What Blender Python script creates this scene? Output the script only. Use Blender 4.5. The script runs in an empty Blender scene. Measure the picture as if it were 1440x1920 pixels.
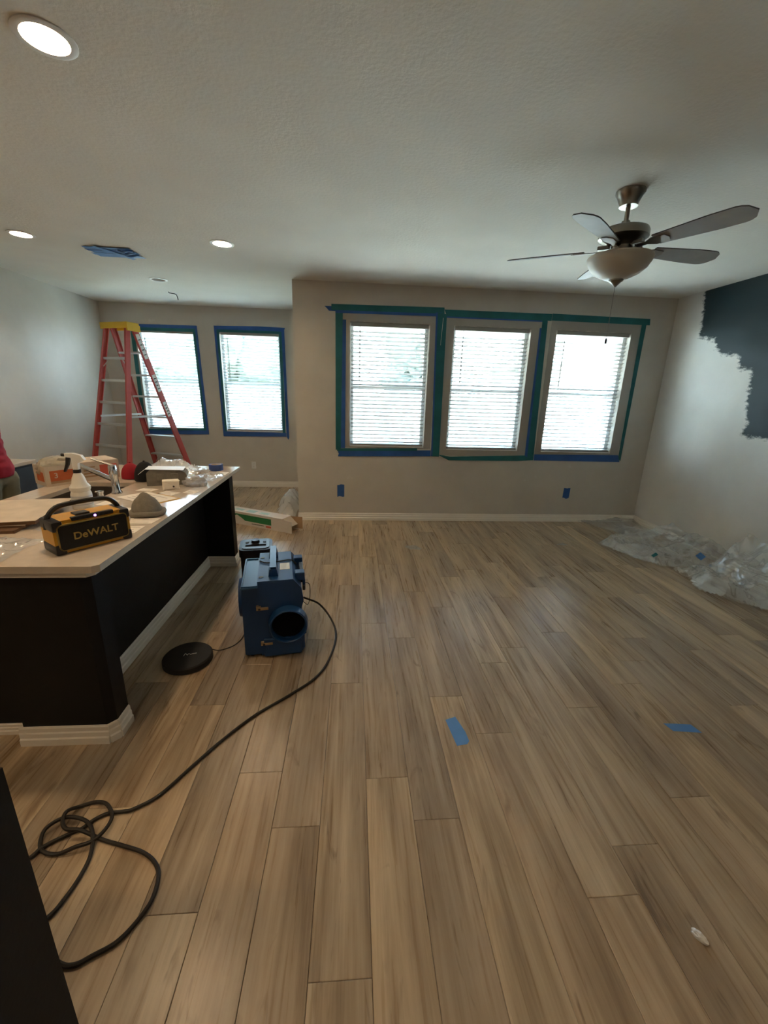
import bpy, bmesh, math, random
from mathutils import Vector, Matrix, noise
random.seed(7)
sc = bpy.context.scene
COL = sc.collection
PI = math.pi

# ------------------------------------------------------------------ camera
cam_d = bpy.data.cameras.new('camera'); cam = bpy.data.objects.new('camera', cam_d); COL.objects.link(cam)
CR = Vector((0.99708541, -0.07070827, 0.0286534)); CU = Vector((-0.00749149, 0.28301396, 0.95908653)); CF = Vector((0.07592467, 0.95650585, -0.28165938))
CAM_H = 1.59885
cam.matrix_world = Matrix(((CR.x, CU.x, -CF.x, 0), (CR.y, CU.y, -CF.y, 0), (CR.z, CU.z, -CF.z, CAM_H), (0, 0, 0, 1)))
cam_d.sensor_fit = 'VERTICAL'; cam_d.sensor_height = 36.0; cam_d.lens = 769.56 / 1920 * 36.0
cam_d.clip_start = 0.02; cam_d.clip_end = 300
sc.camera = cam

# ------------------------------------------------------------------ world, exposure
w = bpy.data.worlds.new('overcast_sky'); sc.world = w; w.use_nodes = True
nt = w.node_tree; nt.nodes.clear()
o = nt.nodes.new('ShaderNodeOutputWorld'); bg = nt.nodes.new('ShaderNodeBackground')
tc = nt.nodes.new('ShaderNodeTexCoord'); sp = nt.nodes.new('ShaderNodeSeparateXYZ'); rp = nt.nodes.new('ShaderNodeValToRGB')
nt.links.new(tc.outputs['Generated'], sp.inputs[0]); nt.links.new(sp.outputs['Z'], rp.inputs[0])
rp.color_ramp.elements[0].position = 0.0; rp.color_ramp.elements[0].color = (0.76, 0.89, 1.0, 1)
rp.color_ramp.elements[1].position = 0.7; rp.color_ramp.elements[1].color = (0.46, 0.70, 1.0, 1)
nt.links.new(rp.outputs[0], bg.inputs[0]); bg.inputs[1].default_value = 6.0
nt.links.new(bg.outputs[0], o.inputs[0])
CAN_EMIT = 34.0                    # strength of the lit recessed lamps
vs = sc.view_settings
sc.display_settings.display_device = 'sRGB'
vs.view_transform = 'Standard'; vs.look = 'None'; vs.gamma = 1.0; vs.use_curve_mapping = False
vs.exposure = 2.75
# high sun from the right-hand side: it lights the garden, none of it falls through the windows
sd = bpy.data.lights.new('sun', 'SUN'); sd.energy = 12.0; sd.angle = math.radians(2); sd.color = (1.0, 0.93, 0.82)
so = bpy.data.objects.new('sun', sd); COL.objects.link(so); so.rotation_euler = (0, math.radians(38), 0)

# portals guide the sky light through the five windows
def portal(x0, x1, z0, z1, y, d=-1):
    l = bpy.data.lights.new('window_portal', 'AREA'); l.shape = 'RECTANGLE'; l.size = x1 - x0; l.size_y = z1 - z0
    l.cycles.is_portal = True
    ob = bpy.data.objects.new('window_portal', l); COL.objects.link(ob)
    ob.location = ((x0 + x1) / 2, y, (z0 + z1) / 2); ob.rotation_euler = (d * PI / 2, 0, 0)

# ------------------------------------------------------------------ materials
MATS = {}
def mat(name, col, rough=0.6, metal=0.0, spec=0.5, var=0.0, vscale=8.0, bump=0.0, bscale=60.0, coat=0.0, alpha=None, emit=None, emit_s=0, trans=0.0, sheen=0.0):
    if name in MATS: return MATS[name]
    m = bpy.data.materials.new(name); m.use_nodes = True; MATS[name] = m
    n = m.node_tree.nodes; L = m.node_tree.links; b = n['Principled BSDF']
    b.inputs['Base Color'].default_value = (*col, 1); b.inputs['Roughness'].default_value = rough
    b.inputs['Metallic'].default_value = metal; b.inputs['Specular IOR Level'].default_value = spec
    b.inputs['Coat Weight'].default_value = coat; b.inputs['Coat Roughness'].default_value = 0.1
    if sheen: b.inputs['Sheen Weight'].default_value = sheen
    if trans: b.inputs['Transmission Weight'].default_value = trans
    if emit: b.inputs['Emission Color'].default_value = (*emit, 1); b.inputs['Emission Strength'].default_value = emit_s
    t = n.new('ShaderNodeTexCoord')
    if var:
        nz = n.new('ShaderNodeTexNoise'); nz.inputs['Scale'].default_value = vscale; nz.inputs['Detail'].default_value = 4
        L.new(t.outputs['Object'], nz.inputs['Vector'])
        mr = n.new('ShaderNodeMapRange'); mr.inputs[1].default_value = 0.3; mr.inputs[2].default_value = 0.7; mr.inputs[3].default_value = 1 - var; mr.inputs[4].default_value = 1 + var
        L.new(nz.outputs['Fac'], mr.inputs[0])
        mx = n.new('ShaderNodeMix'); mx.data_type = 'RGBA'; mx.blend_type = 'MULTIPLY'; mx.inputs['Factor'].default_value = 1
        mx.inputs['A'].default_value = (*col, 1); L.new(mr.outputs[0], mx.inputs['B']); L.new(mx.outputs['Result'], b.inputs['Base Color'])
    if bump:
        nz = n.new('ShaderNodeTexNoise'); nz.inputs['Scale'].default_value = bscale; nz.inputs['Detail'].default_value = 3
        L.new(t.outputs['Object'], nz.inputs['Vector'])
        bp = n.new('ShaderNodeBump'); bp.inputs['Strength'].default_value = bump; bp.inputs['Distance'].default_value = 0.004
        L.new(nz.outputs['Fac'], bp.inputs['Height']); L.new(bp.outputs[0], b.inputs['Normal'])
    return m

def schlick(n, L, f0, p=5.0):
    """Fresnel weight of a thin sheet, the same from both sides"""
    lw = n.new('ShaderNodeLayerWeight'); lw.inputs[0].default_value = 0.5
    pw = n.new('ShaderNodeMath'); pw.operation = 'POWER'; pw.inputs[1].default_value = p; L.new(lw.outputs['Facing'], pw.inputs[0])
    ma = n.new('ShaderNodeMath'); ma.operation = 'MULTIPLY_ADD'; ma.inputs[1].default_value = 1 - f0; ma.inputs[2].default_value = f0; ma.use_clamp = True; L.new(pw.outputs[0], ma.inputs[0])
    return ma.outputs[0]
def film_mat(name, clear=0.5, tint=(0.86, 0.88, 0.88), rough=0.12, gl=0.22):
    """thin plastic film: part clear, part milky, with a glossy sheen"""
    m = bpy.data.materials.new(name); m.use_nodes = True; n = m.node_tree.nodes; L = m.node_tree.links; n.clear()
    out = n.new('ShaderNodeOutputMaterial'); tr = n.new('ShaderNodeBsdfTransparent'); df = n.new('ShaderNodeBsdfDiffuse'); tl = n.new('ShaderNodeBsdfTranslucent')
    g = n.new('ShaderNodeBsdfGlossy'); g.inputs['Roughness'].default_value = rough
    df.inputs[0].default_value = (*tint, 1); tl.inputs[0].default_value = (*tint, 1)
    a = n.new('ShaderNodeMixShader'); a.inputs[0].default_value = 0.45; L.new(df.outputs[0], a.inputs[1]); L.new(tl.outputs[0], a.inputs[2])
    c = n.new('ShaderNodeMixShader'); c.inputs[0].default_value = clear; L.new(a.outputs[0], c.inputs[1]); L.new(tr.outputs[0], c.inputs[2])
    hz = n.new('ShaderNodeMapRange'); hz.inputs[3].default_value = clear; hz.inputs[4].default_value = clear * 0.5; L.new(schlick(n, L, 0.0, 2.5), hz.inputs[0]); L.new(hz.outputs[0], c.inputs[0])
    fw = schlick(n, L, 0.05 + gl * 0.2)
    d = n.new('ShaderNodeMixShader'); L.new(fw, d.inputs[0]); L.new(c.outputs[0], d.inputs[1]); L.new(g.outputs[0], d.inputs[2])
    L.new(d.outputs[0], out.inputs[0]); MATS[name] = m; return m

def glass_mat():
    m = bpy.data.materials.new('window_glass'); m.use_nodes = True; n = m.node_tree.nodes; L = m.node_tree.links; n.clear()
    out = n.new('ShaderNodeOutputMaterial'); tr = n.new('ShaderNodeBsdfTransparent'); g = n.new('ShaderNodeBsdfGlossy'); g.inputs['Roughness'].default_value = 0.01
    tr.inputs[0].default_value = (0.93, 0.97, 0.97, 1)
    d = n.new('ShaderNodeMixShader'); L.new(schlick(n, L, 0.04), d.inputs[0]); L.new(tr.outputs[0], d.inputs[1]); L.new(g.outputs[0], d.inputs[2]); L.new(d.outputs[0], out.inputs[0]); return m

def wood_floor():
    m = bpy.data.materials.new('oak_plank'); m.use_nodes = True; n = m.node_tree.nodes; L = m.node_tree.links; b = n['Principled BSDF']
    t = n.new('ShaderNodeTexCoord'); oi = n.new('ShaderNodeObjectInfo')
    m1 = n.new('ShaderNodeMath'); m1.operation = 'MULTIPLY'; m1.inputs[1].default_value = 37.0; L.new(oi.outputs['Random'], m1.inputs[0])
    cb = n.new('ShaderNodeCombineXYZ'); L.new(m1.outputs[0], cb.inputs[0]); L.new(m1.outputs[0], cb.inputs[1]); L.new(m1.outputs[0], cb.inputs[2])
    ad = n.new('ShaderNodeVectorMath'); L.new(t.outputs['Object'], ad.inputs[0]); L.new(cb.outputs[0], ad.inputs[1])
    def nz(sx, sy, det, dist, rough=0.6):
        mp = n.new('ShaderNodeMapping'); mp.inputs['Scale'].default_value = (sx, sy, 1); L.new(ad.outputs[0], mp.inputs[0])
        q = n.new('ShaderNodeTexNoise'); q.inputs['Scale'].default_value = 1; q.inputs['Detail'].default_value = det; q.inputs['Roughness'].default_value = rough; q.inputs['Distortion'].default_value = dist
        L.new(mp.outputs[0], q.inputs['Vector']); return q
    fine = nz(70, 2.2, 5, 0.3); broad = nz(11, 0.9, 4, 0.8); knot = nz(13, 2.4, 3, 1.6); tone = nz(5, 0.45, 2, 0.3)
    mx = n.new('ShaderNodeMix'); mx.inputs['Factor'].default_value = 0.68; L.new(fine.outputs['Fac'], mx.inputs['A']); L.new(broad.outputs['Fac'], mx.inputs['B'])
    r = n.new('ShaderNodeValToRGB'); L.new(mx.outputs['Result'], r.inputs[0])
    e = r.color_ramp.elements; e[0].position = 0.34; e[0].color = (0.25, 0.182, 0.12, 1); e[1].position = 0.68; e[1].color = (0.58, 0.475, 0.345, 1)
    k = r.color_ramp.elements.new(0.50); k.color = (0.43, 0.335, 0.232, 1)
    kr = n.new('ShaderNodeMapRange'); kr.inputs[1].default_value = 0.62; kr.inputs[2].default_value = 0.74; kr.inputs[3].default_value = 0; kr.inputs[4].default_value = 0.75; L.new(knot.outputs['Fac'], kr.inputs[0])
    km = n.new('ShaderNodeMix'); km.data_type = 'RGBA'; L.new(kr.outputs[0], km.inputs['Factor']); L.new(r.outputs[0], km.inputs['A']); km.inputs['B'].default_value = (0.19, 0.135, 0.09, 1)
    tr = n.new('ShaderNodeValToRGB'); L.new(oi.outputs['Random'], tr.inputs[0])
    el = tr.color_ramp.elements; el[0].position = 0; el[0].color = (0.80, 0.79, 0.80, 1); el[1].position = 1; el[1].color = (1.22, 1.17, 1.06, 1)
    q = el.new(0.35); q.color = (1.0, 0.95, 0.89, 1); q = el.new(0.7); q.color = (1.0, 0.99, 0.97, 1)
    mu = n.new('ShaderNodeMix'); mu.data_type = 'RGBA'; mu.blend_type = 'MULTIPLY'; mu.inputs['Factor'].default_value = 1; L.new(km.outputs['Result'], mu.inputs['A']); L.new(tr.outputs[0], mu.inputs['B'])
    gr = n.new('ShaderNodeMapRange'); gr.inputs[1].default_value = 0.35; gr.inputs[2].default_value = 0.7; gr.inputs[3].default_value = 0.86; gr.inputs[4].default_value = 1.14; L.new(tone.outputs['Fac'], gr.inputs[0])
    mv = n.new('ShaderNodeMix'); mv.data_type = 'RGBA'; mv.blend_type = 'MULTIPLY'; mv.inputs['Factor'].default_value = 1; L.new(mu.outputs['Result'], mv.inputs['A']); L.new(gr.outputs[0], mv.inputs['B'])
    L.new(mv.outputs['Result'], b.inputs['Base Color'])
    rr = n.new('ShaderNodeMapRange'); rr.inputs[3].default_value = 0.22; rr.inputs[4].default_value = 0.36; L.new(fine.outputs['Fac'], rr.inputs[0]); L.new(rr.outputs[0], b.inputs['Roughness'])
    b.inputs['Specular IOR Level'].default_value = 0.5
    bp = n.new('ShaderNodeBump'); bp.inputs['Strength'].default_value = 0.12; bp.inputs['Distance'].default_value = 0.002; L.new(fine.outputs['Fac'], bp.inputs['Height']); L.new(bp.outputs[0], b.inputs['Normal'])
    return m

def wall_mat(name, col, painted=False):
    """painted drywall with an orange-peel skin and dull patches of filler"""
    m = bpy.data.materials.new(name); m.use_nodes = True; n = m.node_tree.nodes; L = m.node_tree.links; b = n['Principled BSDF']
    t = n.new('ShaderNodeTexCoord')
    big = n.new('ShaderNodeTexNoise'); big.inputs['Scale'].default_value = 1.7; big.inputs['Detail'].default_value = 5; big.inputs['Roughness'].default_value = 0.6; L.new(t.outputs['Object'], big.inputs['Vector'])
    mr = n.new('ShaderNodeMapRange'); mr.inputs[1].default_value = 0.35; mr.inputs[2].default_value = 0.7; mr.inputs[3].default_value = 0.94; mr.inputs[4].default_value = 1.06; L.new(big.outputs['Fac'], mr.inputs[0])
    mx = n.new('ShaderNodeMix'); mx.data_type = 'RGBA'; mx.blend_type = 'MULTIPLY'; mx.inputs['Factor'].default_value = 1; mx.inputs['A'].default_value = (*col, 1); L.new(mr.outputs[0], mx.inputs['B'])
    sp_ = n.new('ShaderNodeTexNoise'); sp_.inputs['Scale'].default_value = 4.3; sp_.inputs['Detail'].default_value = 3; L.new(t.outputs['Object'], sp_.inputs['Vector'])
    s2 = n.new('ShaderNodeMapRange'); s2.inputs[1].default_value = 0.70; s2.inputs[2].default_value = 0.76; s2.inputs[4].default_value = 0.5; L.new(sp_.outputs['Fac'], s2.inputs[0])
    m2 = n.new('ShaderNodeMix'); m2.data_type = 'RGBA'; L.new(s2.outputs[0], m2.inputs['Factor']); L.new(mx.outputs['Result'], m2.inputs['A']); m2.inputs['B'].default_value = (0.78, 0.76, 0.71, 1)
    last = m2
    if painted:
        at = n.new('ShaderNodeAttribute'); at.attribute_name = 'old_paint'
        mp = n.new('ShaderNodeMapping'); mp.inputs['Scale'].default_value = (1, 14, 34); L.new(t.outputs['Object'], mp.inputs[0])
        jn = n.new('ShaderNodeTexNoise'); jn.inputs['Scale'].default_value = 1; jn.inputs['Detail'].default_value = 6; jn.inputs['Roughness'].default_value = 0.65; L.new(mp.outputs[0], jn.inputs['Vector'])
        a1 = n.new('ShaderNodeMath'); a1.operation = 'MULTIPLY_ADD'; a1.inputs[1].default_value = 0.16; L.new(jn.outputs['Fac'], a1.inputs[0])
        s0 = n.new('ShaderNodeMath'); s0.operation = 'SUBTRACT'; L.new(at.outputs['Fac'], s0.inputs[0]); s0.inputs[1].default_value = 0.08
        L.new(s0.outputs[0], a1.inputs[2])
        ed = n.new('ShaderNodeMapRange'); ed.inputs[1].default_value = -0.012; ed.inputs[2].default_value = 0.022; L.new(a1.outputs[0], ed.inputs[0])
        m3 = n.new('ShaderNodeMix'); m3.data_type = 'RGBA'; L.new(ed.outputs[0], m3.inputs['Factor']); L.new(m2.outputs['Result'], m3.inputs['A']); m3.inputs['B'].default_value = (0.006, 0.022, 0.029, 1)
        last = m3
    L.new(last.outputs['Result'], b.inputs['Base Color'])
    b.inputs['Roughness'].default_value = 0.5 if painted else 0.5; b.inputs['Specular IOR Level'].default_value = 0.4
    f = n.new('ShaderNodeTexNoise'); f.inputs['Scale'].default_value = 75; f.inputs['Detail'].default_value = 3; L.new(t.outputs['Object'], f.inputs['Vector'])
    bp = n.new('ShaderNodeBump'); bp.inputs['Strength'].default_value = 0.12; bp.inputs['Distance'].default_value = 0.004; L.new(f.outputs['Fac'], bp.inputs['Height']); L.new(bp.outputs[0], b.inputs['Normal'])
    return m

WALL = wall_mat('greige_wall_paint', (0.63, 0.59, 0.525))
WALL_R = wall_mat('patched_wall_paint', (0.80, 0.785, 0.74), True)
CEIL = mat('ceiling_paint', (0.80, 0.775, 0.71), 0.85, spec=0.2, var=0.04, vscale=2.0, bump=0.55, bscale=50)
TRIM = mat('white_trim_paint', (0.86, 0.82, 0.75), 0.35)
WOOD = wood_floor()
GAP = mat('floor_underlay', (0.06, 0.045, 0.032), 0.9)
BLACKP = mat('black_panel_paint', (0.0065, 0.007, 0.008), 0.55, spec=0.25, bump=0.1, bscale=90)
QUARTZ = mat('pale_quartz', (0.62, 0.54, 0.45), 0.12, var=0.05, vscale=25)
CHROME = mat('chrome', (0.75, 0.75, 0.75), 0.15, 1.0)
NICKEL = mat('brushed_nickel', (0.30, 0.275, 0.24), 0.32, 1.0)
STEEL = mat('sink_steel', (0.20, 0.17, 0.145), 0.4, 0.8)
ALU = mat('aluminium', (0.62, 0.62, 0.60), 0.4, 0.7)
RED = mat('red_fibreglass', (0.50, 0.085, 0.075), 0.45)
YEL = mat('yellow_plastic', (0.78, 0.48, 0.03), 0.5)
BLIND = mat('blind_white', (0.36, 0.355, 0.33), 0.5)
VINYL = mat('white_vinyl', (0.78, 0.80, 0.80), 0.4)
GLASS = glass_mat()
FILM = film_mat('plastic_sheeting', 0.84, (0.97, 0.98, 0.97), 0.05, 0.7)
SHINY = film_mat('shiny_wrap', .35, (.85, .86, .86), .08, .7)
FILM2 = film_mat('masking_film', 0.55, (0.68, 0.65, 0.60), 0.3, 0.1)
SCREEN = film_mat('insect_screen', 0.72, (0.7, 0.76, 0.8), 0.8, 0.0)
TEAL = mat('teal_tape', (0.012, 0.15, 0.17), 0.6, var=0.15, vscale=6)
BLUE = mat('blue_tape', (0.025, 0.11, 0.38), 0.6, var=0.15, vscale=6)
BLUE_L = mat('bright_lit_blue_tape', (0.10, 0.27, 0.62), 0.6, var=0.08)  # lighter tape copy; on the vent its brightness stands for light from below
BPL = mat('blue_plastic', (0.006, 0.048, 0.16), 0.42, spec=0.5)
BPL2 = mat('blue_plastic_top', (0.013, 0.075, 0.19), 0.3)
BLK = mat('black_plastic', (0.012, 0.012, 0.013), 0.4)
BLKM = mat('black_rubber', (0.013, 0.012, 0.011), 0.7)
DARK = mat('dark_inside', (0.003, 0.003, 0.004), 0.9, spec=0.1)
DYEL = mat('tool_yellow', (0.62, 0.31, 0.02), 0.5)
GOLD = mat('tan_letters', (0.38, 0.25, 0.06), 0.5)
WHITE = mat('white_plastic', (0.78, 0.78, 0.76), 0.4)
PAPER = mat('paper', (0.84, 0.79, 0.71), 0.8, var=0.05)
CARD = mat('cardboard', (0.42, 0.27, 0.15), 0.85, var=0.1)
CARDL = mat('pale_cardboard', (0.60, 0.50, 0.40), 0.8, var=0.08)
CARDW = mat('white_cardboard', (0.70, 0.66, 0.63), 0.6, var=0.04)
ORANGE = mat('orange_print', (0.55, 0.13, 0.04), 0.7, var=0.2)
GREEN = mat('green_print', (0.02, 0.20, 0.07), 0.6)
INK = mat('ink', (0.03, 0.03, 0.03), 0.7)
REDINK = mat('red_ink', (0.6, 0.12, 0.08), 0.7)
GREYF = mat('grey_fabric', (0.20, 0.185, 0.155), 0.95, var=0.12, vscale=40, bump=0.4, bscale=200)
REDF = mat('red_fabric', (0.34, 0.010, 0.030), 0.9, var=0.18, vscale=9, bump=0.2, bscale=120)
BLKF = mat('black_fabric', (0.010, 0.011, 0.014), 0.95)
KHAKI = mat('khaki_fabric', (0.20, 0.19, 0.13), 0.9, var=0.15, vscale=12)
SKIN = mat('skin', (0.42, 0.25, 0.17), 0.55)
HAIR = mat('dark_hair', (0.02, 0.014, 0.01), 0.6)
NAVY = mat('navy_cabinet_paint', (0.012, 0.020, 0.032), 0.5)
BROWN = mat('brown_board_edge', (0.14, 0.075, 0.04), 0.8, var=0.2, vscale=30)
MELA = mat('pale_board_face', (0.62, 0.54, 0.44), 0.6, var=0.1, vscale=12)
BOWL = mat('frosted_glass_bowl', (0.60, 0.57, 0.50), 0.35)
BLADE = mat('fan_blade_silver', (0.34, 0.34, 0.33), 0.45, var=0.12, vscale=7)
BLADE_D = mat('fan_blade_edge', (0.06, 0.05, 0.045), 0.5)
LEAF = mat('leaves', (0.12, 0.145, 0.125), 0.8, var=0.4, vscale=5)
BARK = mat('bark', (0.10, 0.07, 0.05), 0.9)
GRASS = mat('lawn_grass', (0.18, 0.185, 0.14), 0.95, var=0.3, vscale=3)
FENCE = mat('fence_wood', (0.34, 0.27, 0.20), 0.9, var=0.2, vscale=4)
HOUSE = mat('house_brick', (0.52, 0.46, 0.40), 0.9, var=0.12, vscale=12)
ROOF = mat('roof_shingle', (0.17, 0.15, 0.14), 0.9, var=0.2, vscale=20)

# ------------------------------------------------------------------ mesh helpers
def bmn(): return bmesh.new()
def obj(name, bm, m, parent=None, smooth=False, kind=None, ang=0.6):
    me = bpy.data.meshes.new(name)
    bmesh.ops.recalc_face_normals(bm, faces=bm.faces[:]) if len(bm.faces) < 30000 else None
    bm.to_mesh(me); bm.free()
    if isinstance(m, (list, tuple)):
        for k in m: me.materials.append(k)
    else: me.materials.append(m)
    if smooth:
        me.polygons.foreach_set('use_smooth', [True] * len(me.polygons)); me.set_sharp_from_angle(angle=ang)
    ob = bpy.data.objects.new(name, me); COL.objects.link(ob)
    if parent: ob.parent = parent
    if kind: ob['kind'] = kind
    return ob
def tag(ob, label, cat, group=None):
    ob['label'] = label; ob['category'] = cat
    if group: ob['group'] = group
    return ob
def thing(name, label, cat, loc=(0, 0, 0), rz=0, group=None):
    ob = bpy.data.objects.new(name, None); ob.empty_display_size = 0.1; COL.objects.link(ob); ob.location = loc; ob.rotation_euler = (0, 0, rz)
    return tag(ob, label, cat, group)
def struct(name, bm, m, smooth=False): return obj(name, bm, m, None, smooth, 'structure')
def struct_e(name):
    ob = bpy.data.objects.new(name, None); COL.objects.link(ob); ob['kind'] = 'structure'; return ob
def xf(bm, vs_, M):
    if M is not None: bmesh.ops.transform(bm, matrix=M, verts=vs_)
def box(bm, a, b, bev=0, M=None, seg=2):
    r = bmesh.ops.create_cube(bm, size=1); v = r['verts']
    for q in v: q.co = Vector([(a[i] + b[i]) / 2 + q.co[i] * (b[i] - a[i]) for i in range(3)])
    if bev:
        es = list({e for q in v for e in q.link_edges}); rr = bmesh.ops.bevel(bm, geom=es, offset=bev, segments=seg, affect='EDGES', profile=0.5)
        v = list({q for f in rr['faces'] for q in f.verts} | {q for q in v if q.is_valid})
        isl = set(v); st = list(v)
        while st:
            q = st.pop()
            for e in q.link_edges:
                p = e.other_vert(q)
                if p not in isl: isl.add(p); st.append(p)
        v = list(isl)
    xf(bm, v, M); return v
def cyl(bm, p0, p1, r0, r1=None, n=16, M=None):
    r1 = r0 if r1 is None else r1; p0 = Vector(p0); p1 = Vector(p1); d = p1 - p0
    r = bmesh.ops.create_cone(bm, cap_ends=True, segments=n, radius1=r0, radius2=r1, depth=d.length)
    T = Matrix.Translation((p0 + p1) / 2) @ d.to_track_quat('Z', 'Y').to_matrix().to_4x4()
    xf(bm, r['verts'], (M @ T) if M is not None else T); return r['verts']
def lathe(bm, prof, n=24, M=None, closed=False):
    rings = []; vs_ = []
    for r, z in prof:
        if r < 1e-5: ring = [bm.verts.new((0, 0, z))]
        else: ring = [bm.verts.new((r * math.cos(2 * PI * k / n), r * math.sin(2 * PI * k / n), z)) for k in range(n)]
        rings.append(ring); vs_ += ring
    prs = list(zip(rings, rings[1:])) + ([(rings[-1], rings[0])] if closed else [])
    for a, b in prs:
        for k in range(n):
            k2 = (k + 1) % n
            if len(a) == 1 and len(b) == 1: continue
            if len(a) == 1: bm.faces.new((a[0], b[k], b[k2]))
            elif len(b) == 1: bm.faces.new((a[k], a[k2], b[0]))
            else: bm.faces.new((a[k], a[k2], b[k2], b[k]))
    xf(bm, vs_, M); return vs_
def prism(bm, poly, z0, z1, M=None):
    a = [bm.verts.new((x, y, z0)) for x, y in poly]; b = [bm.verts.new((x, y, z1)) for x, y in poly]; n = len(poly)
    bm.faces.new(a[::-1]); bm.faces.new(b)
    for k in range(n): bm.faces.new((a[k], a[(k + 1) % n], b[(k + 1) % n], b[k]))
    xf(bm, a + b, M); return a + b
def catmull(pts, sub=6, closed=False):
    P = [Vector(p) for p in pts]; out = []; n = len(P)
    rng = n if closed else n - 1
    for i in range(rng):
        p0 = P[(i - 1) % n] if closed or i > 0 else P[0] * 2 - P[1]; p1 = P[i]; p2 = P[(i + 1) % n]
        p3 = P[(i + 2) % n] if closed or i + 2 < n else P[-1] * 2 - P[-2]
        for s in range(sub):
            t = s / sub
            out.append(0.5 * ((2 * p1) + (p2 - p0) * t + (2 * p0 - 5 * p1 + 4 * p2 - p3) * t * t + (3 * p1 - p0 - 3 * p2 + p3) * t ** 3))
    if not closed: out.append(P[-1])
    return out
def tube(bm, pts, r, n=8, sub=6, closed=False, M=None):
    C = catmull(pts, sub, closed) if sub > 1 else [Vector(p) for p in pts]
    rings = []; N = len(C); up = Vector((0, 0, 1)); allv = []
    for i, c in enumerate(C):
        t = (C[(i + 1) % N] - C[i - 1]) if closed else (C[min(i + 1, N - 1)] - C[max(i - 1, 0)])
        t.normalize(); s = t.cross(up)
        if s.length < 1e-3: s = t.cross(Vector((1, 0, 0)))
        s.normalize(); u = s.cross(t); rr = r(i / (N - 1)) if callable(r) else r
        ring = [bm.verts.new(c + (s * math.cos(2 * PI * k / n) + u * math.sin(2 * PI * k / n)) * rr) for k in range(n)]
        rings.append(ring); allv += ring
    prs = list(zip(rings, rings[1:])) + ([(rings[-1], rings[0])] if closed else [])
    for a, b in prs:
        for k in range(n): bm.faces.new((a[k], a[(k + 1) % n], b[(k + 1) % n], b[k]))
    if not closed: bm.faces.new(rings[0][::-1]); bm.faces.new(rings[-1])
    xf(bm, allv, M); return allv
def slab(bm, outer, holes, z0, z1):
    """flat slab with holes (all loops are xy point lists)"""
    loops = [outer] + holes
    for z in (z0, z1):
        es = []
        for lp in loops:
            v = [bm.verts.new((x, y, z)) for x, y in lp]
            for k in range(len(v)): es.append(bm.edges.new((v[k], v[(k + 1) % len(v)])))
        bmesh.ops.triangle_fill(bm, use_beauty=True, use_dissolve=False, edges=es, normal=(0, 0, 1))
    for lp in loops:
        n = len(lp)
        a = [bm.verts.new((x, y, z0)) for x, y in lp]; b = [bm.verts.new((x, y, z1)) for x, y in lp]
        for k in range(n): bm.faces.new((a[k], a[(k + 1) % n], b[(k + 1) % n], b[k]))
    bmesh.ops.remove_doubles(bm, verts=bm.verts[:], dist=1e-6)
def circ(x, y, r, n=28): return [(x + r * math.cos(2 * PI * k / n), y + r * math.sin(2 * PI * k / n)) for k in range(n)]
def wall_xz(bm, x0, x1, y0, y1, z0, z1, holes):
    """wall along X with rectangular window holes (hx0,hx1,hz0,hz1)"""
    lp = [(x0, z0), (x1, z0), (x1, z1), (x0, z1)]
    hs = [[(a, c), (b, c), (b, d), (a, d)] for a, b, c, d in holes]
    slab(bm, lp, hs, 0, 1)
    for v in bm.verts: x, z, t = v.co; v.co = (x, y0 + (y1 - y0) * t, z)
def text_mesh(s, size, extr, name, m, parent, M):
    cu = bpy.data.curves.new('t', 'FONT'); cu.body = s; cu.size = size; cu.extrude = extr; cu.align_x = 'CENTER'; cu.align_y = 'CENTER'; cu.offset = size * 0.015
    t = bpy.data.objects.new('t', cu); COL.objects.link(t); dg = bpy.context.evaluated_depsgraph_get()
    me = bpy.data.meshes.new_from_object(t.evaluated_get(dg)); bpy.data.objects.remove(t); bpy.data.curves.remove(cu)
    me.transform(M); me.name = name; me.materials.clear(); me.materials.append(m)
    ob = bpy.data.objects.new(name, me); COL.objects.link(ob); ob.parent = parent; return ob
def copy_tree(o_, parent=None):
    c = o_.copy(); COL.objects.link(c); c.parent = parent
    for ch in list(o_.children): copy_tree(ch, c)
    return c
def proj(P):
    d = Vector(P) - Vector((0, 0, CAM_H)); z = d.dot(CF)
    if z < 0.05: return None
    return 720 + 769.56 * d.dot(CR) / z, 960 - 769.56 * d.dot(CU) / z

# ------------------------------------------------------------------ the room
XL, XR, YB, YA, XC, H, YN = -3.727, 3.787, 5.0535, 6.8794, -0.68, 2.74, -3.2
# floor and planks
bm = bmn(); box(bm, (XL - .12, YN - .12, -.10), (XR + .12, YA + .12, -.010)); floor = struct('floor', bm, GAP)
PW, PL, PX0 = 0.1813, 1.232, 0.0652
JOINT = {-6: 2.521, -5: 1.833, -4: 0.926, -3: 1.421, -2: 1.179, -1: 0.743, 0: 1.369, 1: 1.181, 2: 1.849, 3: 1.588, 4: 0.896, 5: 1.049, 6: 1.738, 7: 1.221, 8: 1.912, 9: 2.119}
rest = bmn(); mesh_cache = {}
def plank_bm(bm, x0, x1, y0, y1):
    g, b = .0007, .0016
    lo = [bm.verts.new(p) for p in ((x0 + g, y0 + g, -.010), (x1 - g, y0 + g, -.010), (x1 - g, y1 - g, -.010), (x0 + g, y1 - g, -.010))]
    md = [bm.verts.new((v.co.x, v.co.y, -.0009)) for v in lo]
    tp = [bm.verts.new(p) for p in ((x0 + g + b, y0 + g + b, 0), (x1 - g - b, y0 + g + b, 0), (x1 - g - b, y1 - g - b, 0), (x0 + g + b, y1 - g - b, 0))]
    for A, B in ((lo, md), (md, tp)):
        for k in range(4): bm.faces.new((A[k], A[(k + 1) % 4], B[(k + 1) % 4], B[k]))
    bm.faces.new(tp)
npl = 0
rj = random.Random(3)
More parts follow.
